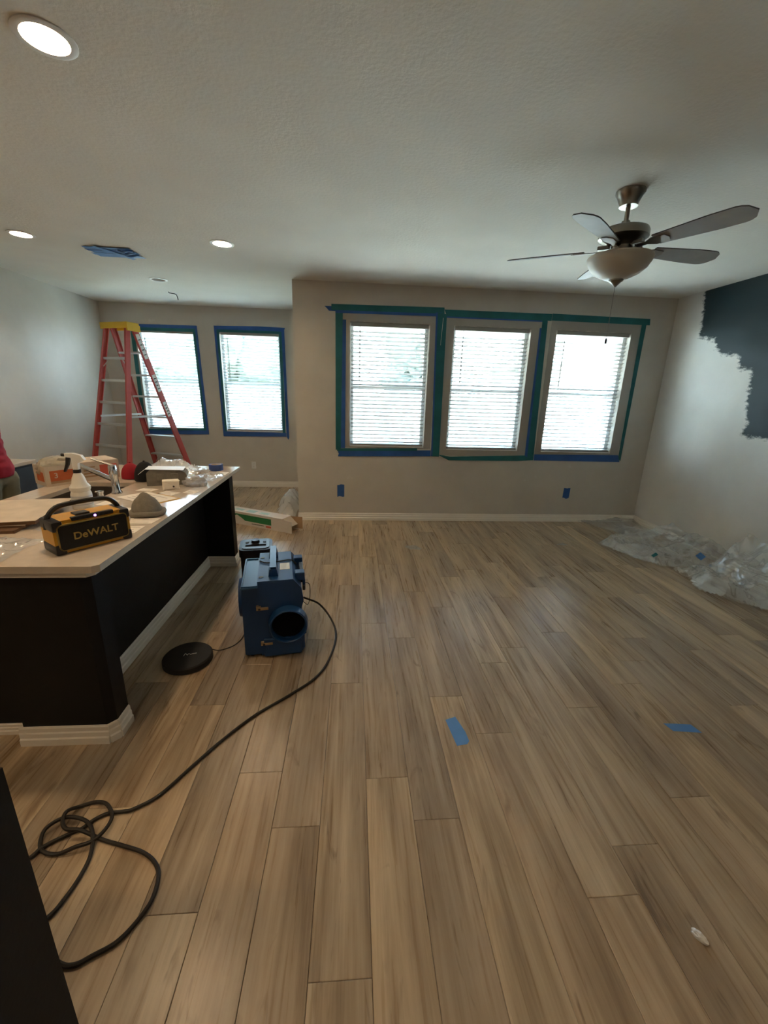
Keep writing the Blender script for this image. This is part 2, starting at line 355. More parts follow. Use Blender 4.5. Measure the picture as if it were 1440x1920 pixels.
for c in range(-22, 22):
    x0 = max(PX0 + c * PW, XL + .003); x1 = min(PX0 + (c + 1) * PW, XR - .003)
    if x1 - x0 < .01: continue
    y = JOINT.get(c, rj.uniform(0, PL))
    while y > YN: y -= PL
    while y < YA:
        y0 = max(y, YN + .003); y1 = min(y + PL, (YA if (x1 + x0) / 2 < XC else YB) - .003); y += PL
        if y1 - y0 < .02: continue
        vis = False
        for i in range(5):
            for j in (0, 1):
                p = proj((x0 + (x1 - x0) * j, y0 + (y1 - y0) * i / 4, 0))
                if p and -5 < p[0] < 1445 and p[1] < 1930: vis = True
        cx, cy = (x0 + x1) / 2, (y0 + y1) / 2
        if vis and -2.0 < cx < -1.35 and 1.7 < cy < 3.6: vis = False
        if vis and npl < 300:
            key = (round(x1 - x0, 4), round(y1 - y0, 4))
            if key not in mesh_cache:
                b_ = bmn(); plank_bm(b_, -(x1 - x0) / 2, (x1 - x0) / 2, -(y1 - y0) / 2, (y1 - y0) / 2)
                me = bpy.data.meshes.new('plank'); b_.to_mesh(me); b_.free(); me.materials.append(WOOD); mesh_cache[key] = me
            ob = bpy.data.objects.new('plank', mesh_cache[key]); COL.objects.link(ob); ob.parent = floor; ob.location = (cx, cy, 0); npl += 1
        else: plank_bm(rest, x0, x1, y0, y1)
obj('plank_field', rest, WOOD, floor, kind='stuff')
print('planks', npl)

# ceiling with holes for the recessed lamps
CANS = [(-1.075, 1.907, True), (-1.10, 3.99, True), (-2.70, 4.03, True), (-2.21, 5.36, False), (-2.70, 1.93, True), (-1.075, -0.2, True), (-2.70, -0.2, True), (0.9, -1.2, True)]
CAN_R = 0.078
bm = bmn(); slab(bm, [(XL - .1, YN - .1), (XR + .1, YN - .1), (XR + .1, YA + .1), (XL - .1, YA + .1)], [circ(x, y, CAN_R) for x, y, l in CANS], H, H + .012)
box(bm, (XL - .1, YN - .1, H + .12), (XR + .1, YA + .1, H + .2)); struct('ceiling', bm, CEIL)

# windows: (x0, x1, z0, z1)
WB = [(-0.045, 0.865, 0.945, 2.345), (1.15, 2.06, 0.925, 2.345), (2.37, 3.285, 0.92, 2.345)]
WA = [(-3.245, -2.385, 0.915, 2.39), (-2.035, -1.138, 0.912, 2.40)]
bm = bmn(); wall_xz(bm, XC, XR + .12, YB, YB + .15, 0, H + .1, WB); struct('wall_back', bm, WALL)
bm = bmn(); wall_xz(bm, XL - .12, XC + .12, YA, YA + .15, 0, H + .1, WA); struct('wall_alcove', bm, WALL)
bm = bmn(); box(bm, (XC, YB + .15, 0), (XC + .12, YA, H + .1)); struct('wall_return', bm, WALL)
bm = bmn(); box(bm, (XL - .12, YN, 0), (XL, YA, H + .1)); struct('wall_left', bm, WALL)
bm = bmn(); box(bm, (XL - .12, YN - .12, 0), (XR + .12, YN, H + .1)); struct('wall_rear', bm, WALL)
# right wall: old dark paint not yet covered, as an edge-distance attribute on a fine grid
PAINT = [(4.70, 2.80), (4.69, 2.735), (4.637, 2.447), (4.626, 2.268), (4.50, 2.24), (4.397, 2.205), (4.325, 2.078), (4.063, 2.032), (4.038, 1.912), (3.895, 1.89), (3.86, 1.70), (3.84, 1.522), (3.79, 1.40), (3.82, 1.294), (3.774, 1.271), (3.536, 1.275), (YN - .2, 1.27), (YN - .2, 2.80)]
def sdist(y, z):
    ins = False; dmin = 9
    n = len(PAINT)
    for i in range(n):
        ax, ay = PAINT[i]; bx, by = PAINT[(i + 1) % n]
        if (ay > z) != (by > z) and y < (bx - ax) * (z - ay) / (by - ay) + ax: ins = not ins
        dx, dy = bx - ax, by - ay; t = max(0, min(1, ((y - ax) * dx + (z - ay) * dy) / (dx * dx + dy * dy)))
        d = math.hypot(y - ax - t * dx, z - ay - t * dy); dmin = min(d, dmin)
    return dmin if ins else -dmin
ys = [YN + (2.5 - YN) * i / 20 for i in range(20)] + [2.5 + (YB - 2.5) * i / 110 for i in range(111)]
zs = [(H + .06) * i / 120 for i in range(121)]
bm = bmn(); gv = [[bm.verts.new((XR, y, z)) for z in zs] for y in ys]
for i in range(len(ys) - 1):
    for j in range(len(zs) - 1): bm.faces.new((gv[i][j], gv[i][j + 1], gv[i + 1][j + 1], gv[i + 1][j]))
box(bm, (XR + .02, YN, 0), (XR + .12, YB, H + .06))
wr = struct('wall_right', bm, WALL_R)
at = wr.data.attributes.new('old_paint', 'FLOAT', 'POINT')
at.data.foreach_set('value', [sdist(v.co.y, v.co.z) if abs(v.co.x - XR) < .001 else -1 for v in wr.data.vertices])

# baseboards
BBP = [(0, 0), (.017, 0), (.017, .034), (.012, .040), (.012, .062), (.008, .068), (.008, .088), (.004, .095), (0, .095)]
def base_run(bm, p0, p1, flip=1, hs=1.0):
    """profile swept from p0 to p1; thickness grows to the left of the direction (flip=-1: right)"""
    p0 = Vector((*p0, 0)); p1 = Vector((*p1, 0)); d = (p1 - p0).normalized(); nrm = Vector((-d.y, d.x, 0)) * flip
    A = [bm.verts.new(p0 + nrm * t + Vector((0, 0, h * hs))) for t, h in BBP]; B = [bm.verts.new(p1 + nrm * t + Vector((0, 0, h * hs))) for t, h in BBP]
    n = len(BBP); bm.faces.new(A); bm.faces.new(B[::-1])
    for k in range(n): bm.faces.new((A[k], B[k], B[(k + 1) % n], A[(k + 1) % n]))
for nm, a, b, f in (('baseboard_back', (XC, YB), (XR, YB), -1), ('baseboard_alcove', (XL, YA), (XC, YA), -1), ('baseboard_left', (XL, 4.2), (XL, YA), -1), ('baseboard_right', (XR, YN), (XR, YB), 1), ('baseboard_return', (XC, YB), (XC, YA), 1), ('baseboard_rear', (XL, YN), (XR, YN), 1)):
    bm = bmn(); base_run(bm, a, b, f); struct(nm, bm, TRIM)

# windows and blinds
def window(n, x0, x1, z0, z1, Y):
    e = struct_e('window_%d' % n)
    yf = Y + .085; zm = (z0 + z1) / 2
    bm = bmn(); t = .04
    for a, b in (((x0, yf, z0), (x0 + t, yf + .05, z1)), ((x1 - t, yf, z0), (x1, yf + .05, z1)), ((x0 + t, yf, z0), (x1 - t, yf + .05, z0 + t)), ((x0 + t, yf, z1 - t), (x1 - t, yf + .05, z1))): box(bm, a, b)
    obj('window_frame', bm, VINYL, e)
    bm = bmn(); box(bm, (x0 + t, yf + .004, zm - .014), (x1 - t, yf + .044, zm + .014), .004); obj('meeting_rail', bm, VINYL, e)
    for a, b, y in ((z0 + t, zm - .014, yf + .02), (zm + .014, z1 - t, yf + .03)):
        bm = bmn(); box(bm, (x0 + t, y, a), (x1 - t, y + .003, b)); obj('pane', bm, GLASS, e)
    bm = bmn(); v = [bm.verts.new(p) for p in ((x0 + t, yf + .047, z0 + t), (x1 - t, yf + .047, z0 + t), (x1 - t, yf + .047, zm), (x0 + t, yf + .047, zm))]; bm.faces.new(v); obj('insect_screen', bm, SCREEN, e)
    bm = bmn(); box(bm, (x0 + .001, Y - .006, z0 + .0005), (x1 - .001, yf, z0 + .012), .002); obj('window_sill', bm, VINYL, e)
    portal(x0 - .05, x1 + .05, z0 - .05, z1 + .05, Y + .30)
slat_mesh = {}
def blind(x0, x1, z0, z1, Y, label, tilt=math.radians(20)):
    xa, xb = x0 + .012, x1 - .012; w_ = xb - xa; yc = Y + .042
    t = thing('window_blind', label, 'blind', ((xa + xb) / 2, yc, z0), 0, 'horizontal blinds in the five windows')
    hh = z1 - z0
    bm = bmn(); box(bm, (-w_ / 2, -.028, hh - .045), (w_ / 2, .028, hh - .002), .003); obj('headrail', bm, BLIND, t)
    key = round(w_, 3)
    if key not in slat_mesh:
        bm = bmn(); M = Matrix.Rotation(-tilt, 4, 'X')
        prof = [(-.025, -.0015), (-.012, .0010), (0, .0018), (.012, .0010), (.025, -.0015)]
        lo = [[bm.verts.new((x, y, z - .0014)) for y, z in prof] for x in (-w_ / 2, w_ / 2)]; hi = [[bm.verts.new((x, y, z + .0014)) for y, z in prof] for x in (-w_ / 2, w_ / 2)]
        for k in range(4):
            bm.faces.new((lo[0][k], lo[0][k + 1], lo[1][k + 1], lo[1][k])); bm.faces.new((hi[0][k], hi[1][k], hi[1][k + 1], hi[0][k + 1]))
        for k in (0, 4): bm.faces.new((lo[0][k], lo[1][k], hi[1][k], hi[0][k]))
        for s in (0, 1): bm.faces.new(lo[s] + hi[s][::-1])
        bmesh.ops.transform(bm, matrix=M, verts=bm.verts[:])
        me = bpy.data.meshes.new('slat'); bmesh.ops.recalc_face_normals(bm, faces=bm.faces[:]); bm.to_mesh(me); bm.free(); me.materials.append(BLIND); slat_mesh[key] = me
    pitch = .0445; ns = int((hh - .045 - .055) / pitch)
    for k in range(ns):
        s = bpy.data.objects.new('slat', slat_mesh[key]); COL.objects.link(s); s.parent = t; s.location = (0, 0, .058 + k * pitch)
    bm = bmn(); box(bm, (-w_ / 2, -.026, .014), (w_ / 2, .026, .034), .004); obj('bottom_rail', bm, BLIND, t)
    for x in (-w_ * .38, w_ * .36):
        for y in (-.027, .027):
            bm = bmn(); cyl(bm, (x, y, .03), (x, y, hh - .04), .0012, n=6); obj('ladder_cord', bm, BLIND, t)
    bm = bmn(); cyl(bm, (-w_ / 2 + .10, -.036, hh - .05), (-w_ / 2 + .098, -.036, hh - .64), .004, .0045, n=8); obj('tilt_wand', bm, mat('clear_wand', (0.25, 0.25, 0.23), 0.2), t)
    return t
bl = ['white slat blind in the leftmost of the three windows of the near wall', 'white slat blind in the middle of the three windows of the near wall', 'white slat blind in the rightmost window, behind the fan pull chain', 'white slat blind in the far window partly hidden by the red ladder', 'white slat blind in the far window between the ladder and the wall corner']
for i, q in enumerate(WB): window(i + 1, *q, YB); blind(*q, YB, bl[i])
for i, q in enumerate(WA): window(i + 4, *q, YA); blind(*q, YA, bl[3 + i])

# masking around the windows: tape strips and film on the wall faces
def wpoly(name, pts, Y, off, m, parent, th=.0006):
    bm = bmn(); a = [bm.verts.new((x, Y - off, z)) for x, z in pts]; b = [bm.verts.new((x, Y - off - th, z)) for x, z in pts]; n = len(pts)
    bm.faces.new(a); bm.faces.new(b[::-1])
    for k in range(n): bm.faces.new((a[k], a[(k + 1) % n], b[(k + 1) % n], b[k]))
    return obj(name, bm, m, parent)
def film_frame(outer, inner, Y, parent, seed):
    r = random.Random(seed); bm = bmn()
    ox0, ox1, oz0, oz1 = outer; ix0, ix1, iz0, iz1 = inner; n = 22
    def ringp(x0, x1, z0, z1, j, nn=n):
        P = []
        for k in range(nn): P.append((x0 + (x1 - x0) * k / nn, z0))
        for k in range(nn): P.append((x1, z0 + (z1 - z0) * k / nn))
        for k in range(nn): P.append((x1 - (x1 - x0) * k / nn, z1))
        for k in range(nn): P.append((x0, z1 - (z1 - z0) * k / nn))
        return [(x + r.uniform(-j, j), z + r.uniform(-j, j)) for x, z in P]
    rings = []
    for t, j, off in ((0, .003, .0006), (.35, .0, .002), (.7, 0, .003), (1, .004, .0012)):
        q = ringp(ox0 + (ix0 - ox0) * t, ox1 + (ix1 - ox1) * t, oz0 + (iz0 - oz0) * t, oz1 + (iz1 - oz1) * t, j)
        rings.append([bm.verts.new((x, Y - off - r.uniform(0, .002), z)) for x, z in q])
    for A, B in zip(rings, rings[1:]):
        for k in range(len(A)): bm.faces.new((A[k], A[(k + 1) % len(A)], B[(k + 1) % len(B)], B[k]))
    return obj('masking_film', bm, FILM2, parent, True, ang=3)
def masking(label, Y, film, strips, seed):
    t = thing('window_masking', label, 'masking tape', (0, 0, 0), 0, 'masking around the windows')
    film_frame(*film, Y, t, seed)
    for k, (m, pts) in enumerate(strips): wpoly('tape_strip', pts, Y, .0045 + .0008 * k, m, t)
masking('teal and blue tape framing the leftmost of three windows, loose tail top left', YB, ((-.13, .95, .93, 2.46), (-.045, .865, .945, 2.345)), [
    (BLUE, [(-.33, 2.491), (-.179, 2.492), (-.10, 2.49), (-.10, 2.443), (-.282, 2.444), (-.305, 2.47)]),
    (BLUE, [(-.135, 2.36), (-.09, 2.36), (-.10, .922), (-.15, .922)]),
    (TEAL, [(-.209, 2.452), (-.127, 2.447), (-.15, .91), (-.213, .899)]),
    (BLUE, [(-.21, 2.46), (.93, 2.48), (1.02, 2.48), (1.02, 2.435), (-.21, 2.425)]),
    (TEAL, [(-.254, 2.514), (1.018, 2.529), (1.023, 2.465), (-.255, 2.452)]),
    (BLUE, [(.925, 2.475), (.985, 2.475), (.995, .842), (.965, .842), (.955, 1.3)]),
    (TEAL, [(.945, 2.475), (1.051, 2.46), (1.067, .838), (.985, .842)]),
    (BLUE, [(-.17, .895), (.958, .915), (.962, .842), (-.186, .821), (-.175, .86), (-.19, .875)]),
    (TEAL, [(-.198, .92), (.785, .939), (.79, .905), (-.195, .885)]),
    (ALU, [(1.008, 2.42), (1.014, 2.42), (1.000, 2.13), (.996, 2.13)])], 1)
masking('teal tape framing the middle of three windows with sagging bottom strip', YB, ((1.05, 2.20, .85, 2.45), (1.15, 2.06, .925, 2.345)), [
    (BLUE, [(1.05, 2.462), (2.19, 2.462), (2.19, 2.425), (1.053, 2.425)]),
    (TEAL, [(1.02, 2.509), (2.285, 2.514), (2.285, 2.44), (1.05, 2.44)]),
    (BLUE, [(2.155, 2.36), (2.19, 2.36), (2.205, .82), (2.165, .82)]),
    (TEAL, [(2.175, 2.448), (2.240, 2.438), (2.283, .813), (2.20, .811)]),
    (TEAL, [(1.04, .865), (1.207, .842), (2.163, .873), (2.251, .812), (2.077, .800), (1.195, .794)])], 2)
masking('teal tape framing the rightmost of three windows with blue bottom strip', YB, ((2.292, 3.40, .87, 2.45), (2.37, 3.285, .92, 2.345)), [
    (TEAL, [(2.287, 2.518), (3.481, 2.508), (3.490, 2.439), (2.287, 2.444)]),
    (TEAL, [(3.388, 2.443), (3.446, 2.445), (3.446, .823), (3.408, .848), (3.40, 1.5)]),
    (BLUE, [(2.287, .889), (3.40, .898), (3.435, .81), (2.289, .811)])], 3)
masking('blue and teal tape framing the far window behind the red ladder', YA, ((-3.29, -2.37, .88, 2.41), (-3.245, -2.385, .915, 2.39)), [
    (TEAL, [(-3.33, 2.42), (-2.36, 2.43), (-2.36, 2.375), (-3.33, 2.365)]),
    (BLUE, [(-3.33, 2.455), (-2.357, 2.465), (-2.357, 2.42), (-3.33, 2.41)]),
    (TEAL, [(-3.318, 2.45), (-3.262, 2.45), (-3.275, .86), (-3.33, .86)]),
    (TEAL, [(-2.421, 2.42), (-2.37, 2.42), (-2.34, .88), (-2.385, .88)]),
    (BLUE, [(-2.385, 2.46), (-2.352, 2.462), (-2.313, .862), (-2.35, .87)]),
    (TEAL, [(-3.30, .925), (-2.36, .947), (-2.36, .905), (-3.30, .885)]),
    (BLUE, [(-3.33, .90), (-2.32, .915), (-2.313, .855), (-3.33, .835)])], 4)
masking('blue and teal tape framing the far window nearest the wall corner', YA, ((-2.07, -1.10, .88, 2.44), (-2.035, -1.138, .912, 2.40)), [
    (TEAL, [(-2.09, 2.43), (-1.08, 2.435), (-1.08, 2.395), (-2.09, 2.39)]),
    (BLUE, [(-2.107, 2.475), (-1.45, 2.49), (-1.051, 2.484), (-1.07, 2.43), (-2.10, 2.425)]),
    (TEAL, [(-2.075, 2.42), (-2.034, 2.42), (-2.03, .88), (-2.075, .88)]),
    (BLUE, [(-2.105, 2.46), (-2.07, 2.46), (-2.06, .85), (-2.09, .85)]),
    (TEAL, [(-1.145, 2.42), (-1.10, 2.42), (-1.10, .87), (-1.145, .87)]),
    (BLUE, [(-1.105, 2.465), (-1.062, 2.47), (-1.045, .83), (-1.061, .795), (-1.085, .85)]),
    (BLUE, [(-2.088, .912), (-1.09, .905), (-1.09, .845), (-2.088, .829)])], 5)
def torn(cx, cz, w_, h_, seed, sk=0):
    r = random.Random(seed); P = []
    for k in range(5): P.append((cx - w_ / 2 + w_ * k / 4 - sk * h_ / 2, cz - h_ / 2 + r.uniform(-.008, .008)))
    for k in range(5): P.append((cx + w_ / 2 - w_ * k / 4 + sk * h_ / 2, cz + h_ / 2 + r.uniform(-.008, .008)))
    return P
for lab, cx, sd in (('small blue tape patch low on the wall beneath the leftmost of three windows', -.152, 1), ('small blue tape patch low on the wall beneath the rightmost of three windows', 2.793, 2)):
    tag(wpoly('tape_patch', torn(cx, .387, .088, .175 - .02 * sd, sd, .03 * (sd - 1)), YB, .0005, BLUE, None, .001), lab, 'tape', 'tape patches over wall outlets')

# recessed lamps
cl = {0: 'lit recessed ceiling lamp nearest the camera, top left', 1: 'lit recessed ceiling lamp in front of the wall corner', 2: 'lit recessed ceiling lamp near the left wall beside the taped vent', 3: 'unlit round recessed ceiling fixture beyond the taped vent', 4: 'lit recessed ceiling lamp over the kitchen, outside the picture to the left', 5: 'lit recessed ceiling lamp behind the camera, right of the kitchen', 6: 'lit recessed ceiling lamp behind the camera, over the kitchen', 7: 'lit recessed ceiling lamp behind the camera, right of centre'}
LENS = mat('lamp_lens', (1, 0.9, 0.75), 0.5, emit=(1.0, 0.70, 0.41), emit_s=CAN_EMIT)
for i, (x, y, lit) in enumerate(CANS):
    t = thing('recessed_lamp', cl[i], 'ceiling lamp', (x, y, H), 0, 'recessed ceiling lamps')
    bm = bmn(); lathe(bm, [(CAN_R - .006, .0), (CAN_R + .018, -.0005), (CAN_R + .018, -.004), (CAN_R + .010, -.007), (CAN_R - .006, -.006)], 32, closed=True); obj('trim_ring', bm, WHITE, t, True)
    bm = bmn(); dz = .012 if lit else .07
    lathe(bm, [(CAN_R - .004, -.004), (CAN_R - .012, dz), (CAN_R - .012, dz + .03)], 32); obj('baffle', bm, WHITE, t, True)
    bm = bmn(); lathe(bm, [(0, dz + .004), (CAN_R - .012, dz + .010), (CAN_R - .012, dz + .014), (0, dz + .014)], 32); obj('lens', bm, LENS if lit else WHITE, t, True)

# taped-over vent and bare wire
t = thing('taped_air_vent', 'ceiling air vent covered with strips of blue tape', 'vent', (-2.155, 4.375, H))
bm = bmn(); box(bm, (-.19, -.115, -.006), (.19, .115, -.0005), .002); obj('vent_cover', bm, WHITE, t)
for k in range(5):
    y = -.105 + k * .053; bm = bmn(); d = random.uniform(-.02, .02)
    prism(bm, [(-.205 + d, y - .028), (.19 + d, y - .03), (.205 + d, y + .03), (-.2 + d, y + .027)], -.008 - .0012 * (k % 2) - .001 * k, -.0072 - .0012 * (k % 2) - .001 * k); obj('tape_strip', bm, BLUE if k == 1 else BLUE_L, t)  # lighter blue puts the light from below into the strip colour
bm = bmn(); M = Matrix.Rotation(math.radians(-28), 4, 'Z'); box(bm, (-.028, -.20, -.016), (.028, .19, -.0152), M=M); obj('tape_strip', bm, BLUE_L, t)
bm = bmn()
for k in range(3):
    tube(bm, [(.07, -.09 + k * .06, -.016), (.11, -.08 + k * .06, -.024), (.15, -.10 + k * .07, -.017), (.19, -.08 + k * .05, -.014)], .010, 6)
obj('crumpled_tape', bm, BLUE_L, t, True)
bm = bmn(); tube(bm, [(-2.37, 6.00, H + .004), (-2.355, 6.0, H - .012), (-2.32, 6.01, H - .016), (-2.285, 6.02, H - .022), (-2.272, 6.025, H - .05), (-2.268, 6.03, H - .085)], .005, 6)
tag(obj('ceiling_wire', bm, BLKM, None, True), 'short bent dark wire hanging from the ceiling before the far windows', 'wire')

# outlet on the alcove wall
t = thing('wall_outlet', 'white wall outlet below the far window near the wall corner', 'outlet', (-1.64, YA, .367))
bm = bmn(); box(bm, (-.036, -.006, -.058), (.036, 0, .058), .003); obj('cover_plate', bm, WHITE, t)
for z in (-.022, .022):
    bm = bmn(); box(bm, (-.016, -.0085, z - .014), (.016, -.006, z + .014), .002); s = obj('socket', bm, WHITE, t)
    for x in (-.006, .006):
        bm = bmn(); box(bm, (x - .001, -.0090, z - .005), (x + .001, -.0084, z + .005)); obj('slot', bm, INK, s)

# ------------------------------------------------------------------ ceiling fan
t = thing('ceiling_fan', 'brushed nickel ceiling fan with five blades and a frosted bowl light', 'ceiling fan', (1.575, 2.668, H))
bm = bmn(); lathe(bm, [(0, 0), (.078, 0), (.078, -.012), (.066, -.03), (.050, -.066), (.050, -.078), (.014, -.080), (0, -.08)], 32); obj('canopy', bm, NICKEL, t, True)
bm = bmn(); cyl(bm, (0, 0, -.075), (0, 0, -.17), .013); obj('downrod', bm, NICKEL, t, True)
bm = bmn(); lathe(bm, [(0, -.148), (.022, -.150), (.026, -.165), (.036, -.185), (.040, -.19), (0, -.19)], 24); obj('coupling', bm, NICKEL, t, True)
bm = bmn(); lathe(bm, [(0, -.182), (.10, -.186), (.128, -.196), (.135, -.21), (.135, -.238), (.118, -.25), (.085, -.262), (.07, -.28), (0, -.28)], 40); obj('motor_housing', bm, NICKEL, t, True)
bm = bmn(); lathe(bm, [(0, -.278), (.058, -.278), (.058, -.30), (.050, -.318), (.066, -.325), (.066, -.338), (0, -.338)], 28); obj('switch_housing', bm, NICKEL, t, True)
bm = bmn(); lathe(bm, [(.176, -.334), (.180, -.342), (.174, -.362), (.155, -.395), (.12, -.425), (.07, -.448), (.03, -.458), (0, -.46), (0, -.455), (.06, -.44), (.115, -.418), (.15, -.39), (.168, -.36), (.172, -.342)], 40, closed=False); obj('bowl_shade', bm, BOWL, t, True, ang=1.2)
bm = bmn(); lathe(bm, [(.066, -.337), (.176, -.337), (.176, -.342), (.06, -.342)], 40, closed=True); obj('bowl_fitter', bm, NICKEL, t, True)
bm = bmn(); lathe(bm, [(0, -.45), (.042, -.452), (.040, -.463), (.026, -.472), (.014, -.485), (.008, -.492), (0, -.497)], 20); obj('finial', bm, NICKEL, t, True)
bm = bmn(); cyl(bm, (.0, 0, -.495), (.0, 0, -.785), .0013, n=6); ch = obj('pull_chain', bm, NICKEL, t)
bm = bmn(); lathe(bm, [(0, -.78), (.005, -.785), (.007, -.80), (.005, -.812), (0, -.815)], 10); obj('chain_pull', bm, BLKM, ch, True)
bo = []
for s in range(0, 21):
    u = s / 20; L0, L1 = .20, .66
    x = L0 + (L1 - L0) * u; hw = .048 + .022 * min(1, u * 1.6)
    if u > .86: hw *= math.sqrt(max(0, 1 - ((u - .86) / .14) ** 2)) * .82 + .18 * (1 - (u - .86) / .14)
    bo.append((x, hw))
poly = [(x, -h) for x, h in bo] + [(x, h) for x, h in bo[::-1] if h > 1e-4]
for k in range(5):
    a = math.radians(-66 + 72 * k); R = Matrix.Rotation(a, 4, 'Z') @ Matrix.Translation((0, 0, -.292)) @ Matrix.Rotation(math.radians(-13), 4, 'X')
    bm = bmn(); prism(bm, poly, -.003, .003, R)
    b_ = obj('blade', bm, [BLADE, BLADE_D], t)
    for p in b_.data.polygons: p.material_index = 0 if len(p.vertices) > 6 and (R.to_3x3().inverted() @ p.normal).z < 0 else 1
    bm = bmn(); R2 = Matrix.Rotation(a, 4, 'Z')
    prism(bm, [(.09, -.016), (.15, -.012), (.19, -.036), (.26, -.032), (.275, 0), (.26, .032), (.19, .036), (.15, .012), (.09, .016)], -.0085, -.0035, R)
    box(bm, (.06, -.014, -.288), (.13, .014, -.268), .004, R2); obj('blade_arm', bm, NICKEL, t)

# ------------------------------------------------------------------ kitchen island
ZC = .915
t = thing('kitchen_island', 'black kitchen island with white baseboards and recessed seating side', 'island', (0, 0, 0))
bm = bmn()
for a, b in (((-2.05, 1.69, .10), (-1.335, 2.42, .882)), ((-2.05, 2.42, .10), (-1.335, 3.06, .66)), ((-2.05, 3.06, .10), (-1.335, 3.69, .882)), ((-1.99, 1.69, 0), (-1.335, 3.69, .10))): box(bm, a, b)
obj('cabinet_body', bm, BLACKP, t)
bm = bmn(); box(bm, (-1.337, 1.70, 0), (-1.325, 3.63, .884)); obj('side_panel', bm, BLACKP, t)
bm = bmn(); prism(bm, [(-1.48, 1.618), (-1.118, 1.618), (-1.088, 1.650), (-1.088, 1.742), (-1.48, 1.742)], 0, .884); obj('end_panel', bm, BLACKP, t)
bm = bmn(); box(bm, (-1.36, 3.618, 0), (-1.084, 3.72, .884)); obj('end_panel', bm, BLACKP, t)
bm = bmn(); base_run(bm, (-1.325, 1.742), (-1.325, 3.618), -1); obj('baseboard', bm, TRIM, t)
bm = bmn(); base_run(bm, (-1.325, 3.618), (-1.084, 3.618), -1); base_run(bm, (-1.084, 3.601), (-1.084, 3.735), -1); obj('baseboard', bm, TRIM, t)
bm = bmn(); base_run(bm, (-1.497, 1.618), (-1.111, 1.618), -1); base_run(bm, (-1.118, 1.618), (-1.088, 1.650), -1); base_run(bm, (-1.088, 1.643), (-1.088, 1.742), -1); obj('baseboard', bm, TRIM, t)
bm = bmn(); base_run(bm, (-2.0, 1.69), (-1.49, 1.69), -1, .55); obj('baseboard', bm, TRIM, t)
bm = bmn()
prism(bm, [(-2.06, 1.565), (-1.052, 1.565), (-1.03, 1.59), (-1.03, 1.70), (-1.09, 1.70), (-1.09, 1.655), (-1.12, 1.62), (-2.06, 1.62)], .858, .886); obj('crown_trim', bm, TRIM, t)
for k in range(3):
    y0 = 1.73 + k * .65; bm = bmn(); box(bm, (-2.068, y0, .13), (-2.05, y0 + .62, .86), .003); d = obj('cabinet_door', bm, BLACKP, t)
    bm = bmn(); cyl(bm, (-2.09, y0 + .55, .6), (-2.09, y0 + .55, .75), .006, n=10); box(bm, (-2.09, y0 + .546, .61), (-2.066, y0 + .554, .62)); box(bm, (-2.09, y0 + .546, .73), (-2.066, y0 + .554, .74)); obj('handle', bm, NICKEL, d)
bm = bmn(); SX0, SX1, SY0, SY1 = -1.92, -1.565, 2.46, 3.02
slab(bm, [(-2.08, 1.542), (-1.012, 1.542), (-.99, 1.562), (-1.012, 3.727), (-2.08, 3.727)], [[(SX0, SY0), (SX1, SY0), (SX1, SY1), (SX0, SY1)]], .886, ZC)
tag(obj('countertop', bm, QUARTZ), 'pale polished quartz countertop on the black island, strewn with tools', 'countertop')
t = thing('kitchen_sink', 'brown-grey undermount sink basin set in the island countertop', 'sink', ((SX0 + SX1) / 2, (SY0 + SY1) / 2, .70))
a, b = (SX1 - SX0) / 2 + .008, (SY1 - SY0) / 2 + .008
bm = bmn()
for p, q in (((-a, -b, 0), (a, b, .008)), ((-a, -b, 0), (-a + .008, b, .184)), ((a - .008, -b, 0), (a, b, .184)), ((-a, -b, 0), (a, -b + .008, .184)), ((-a, b - .008, 0), (a, b, .184))): box(bm, p, q)
obj('basin', bm, STEEL, t)
bm = bmn(); lathe(bm, [(0, .012), (.03, .012), (.04, .010), (.04, .008)], 20); obj('drain', bm, CHROME, t, True)
# faucet
t = thing('kitchen_faucet', 'chrome single-lever faucet with angled spout beside the sink', 'faucet', (-1.522, 2.70, ZC))
bm = bmn(); lathe(bm, [(0, 0), (.031, 0), (.031, .012), (.024, .024), (.022, .10), (.025, .115), (.025, .175), (.022, .185), (0, .188)], 24, Matrix.Rotation(math.radians(-2), 4, 'Y')); obj('faucet_body', bm, CHROME, t, True)
bm = bmn(); cyl(bm, (-.005, 0, .088), (-.205, 0, .182), .0145, .0135, 16); cyl(bm, (-.198, 0, .185), (-.206, 0, .158), .0135, n=14); obj('spout', bm, CHROME, t, True)
bm = bmn(); tube(bm, [(.012, 0, .178), (-.03, 0, .193), (-.08, 0, .210), (-.125, 0, .226)], .0075, 8); obj('lever', bm, CHROME, t, True)
t = thing('soap_dispenser', 'short chrome soap dispenser stub between spray bottle and faucet', 'dispenser', (-1.528, 2.535, ZC))
bm = bmn(); lathe(bm, [(0, 0), (.024, 0), (.024, .006), (.017, .010), (.017, .045), (.020, .047), (.020, .056), (0, .058)], 20); obj('stub', bm, CHROME, t, True)
bm = bmn(); cyl(bm, (0, 0, .046), (-.028, 0, .050), .006, n=10); obj('nozzle', bm, CHROME, t, True)

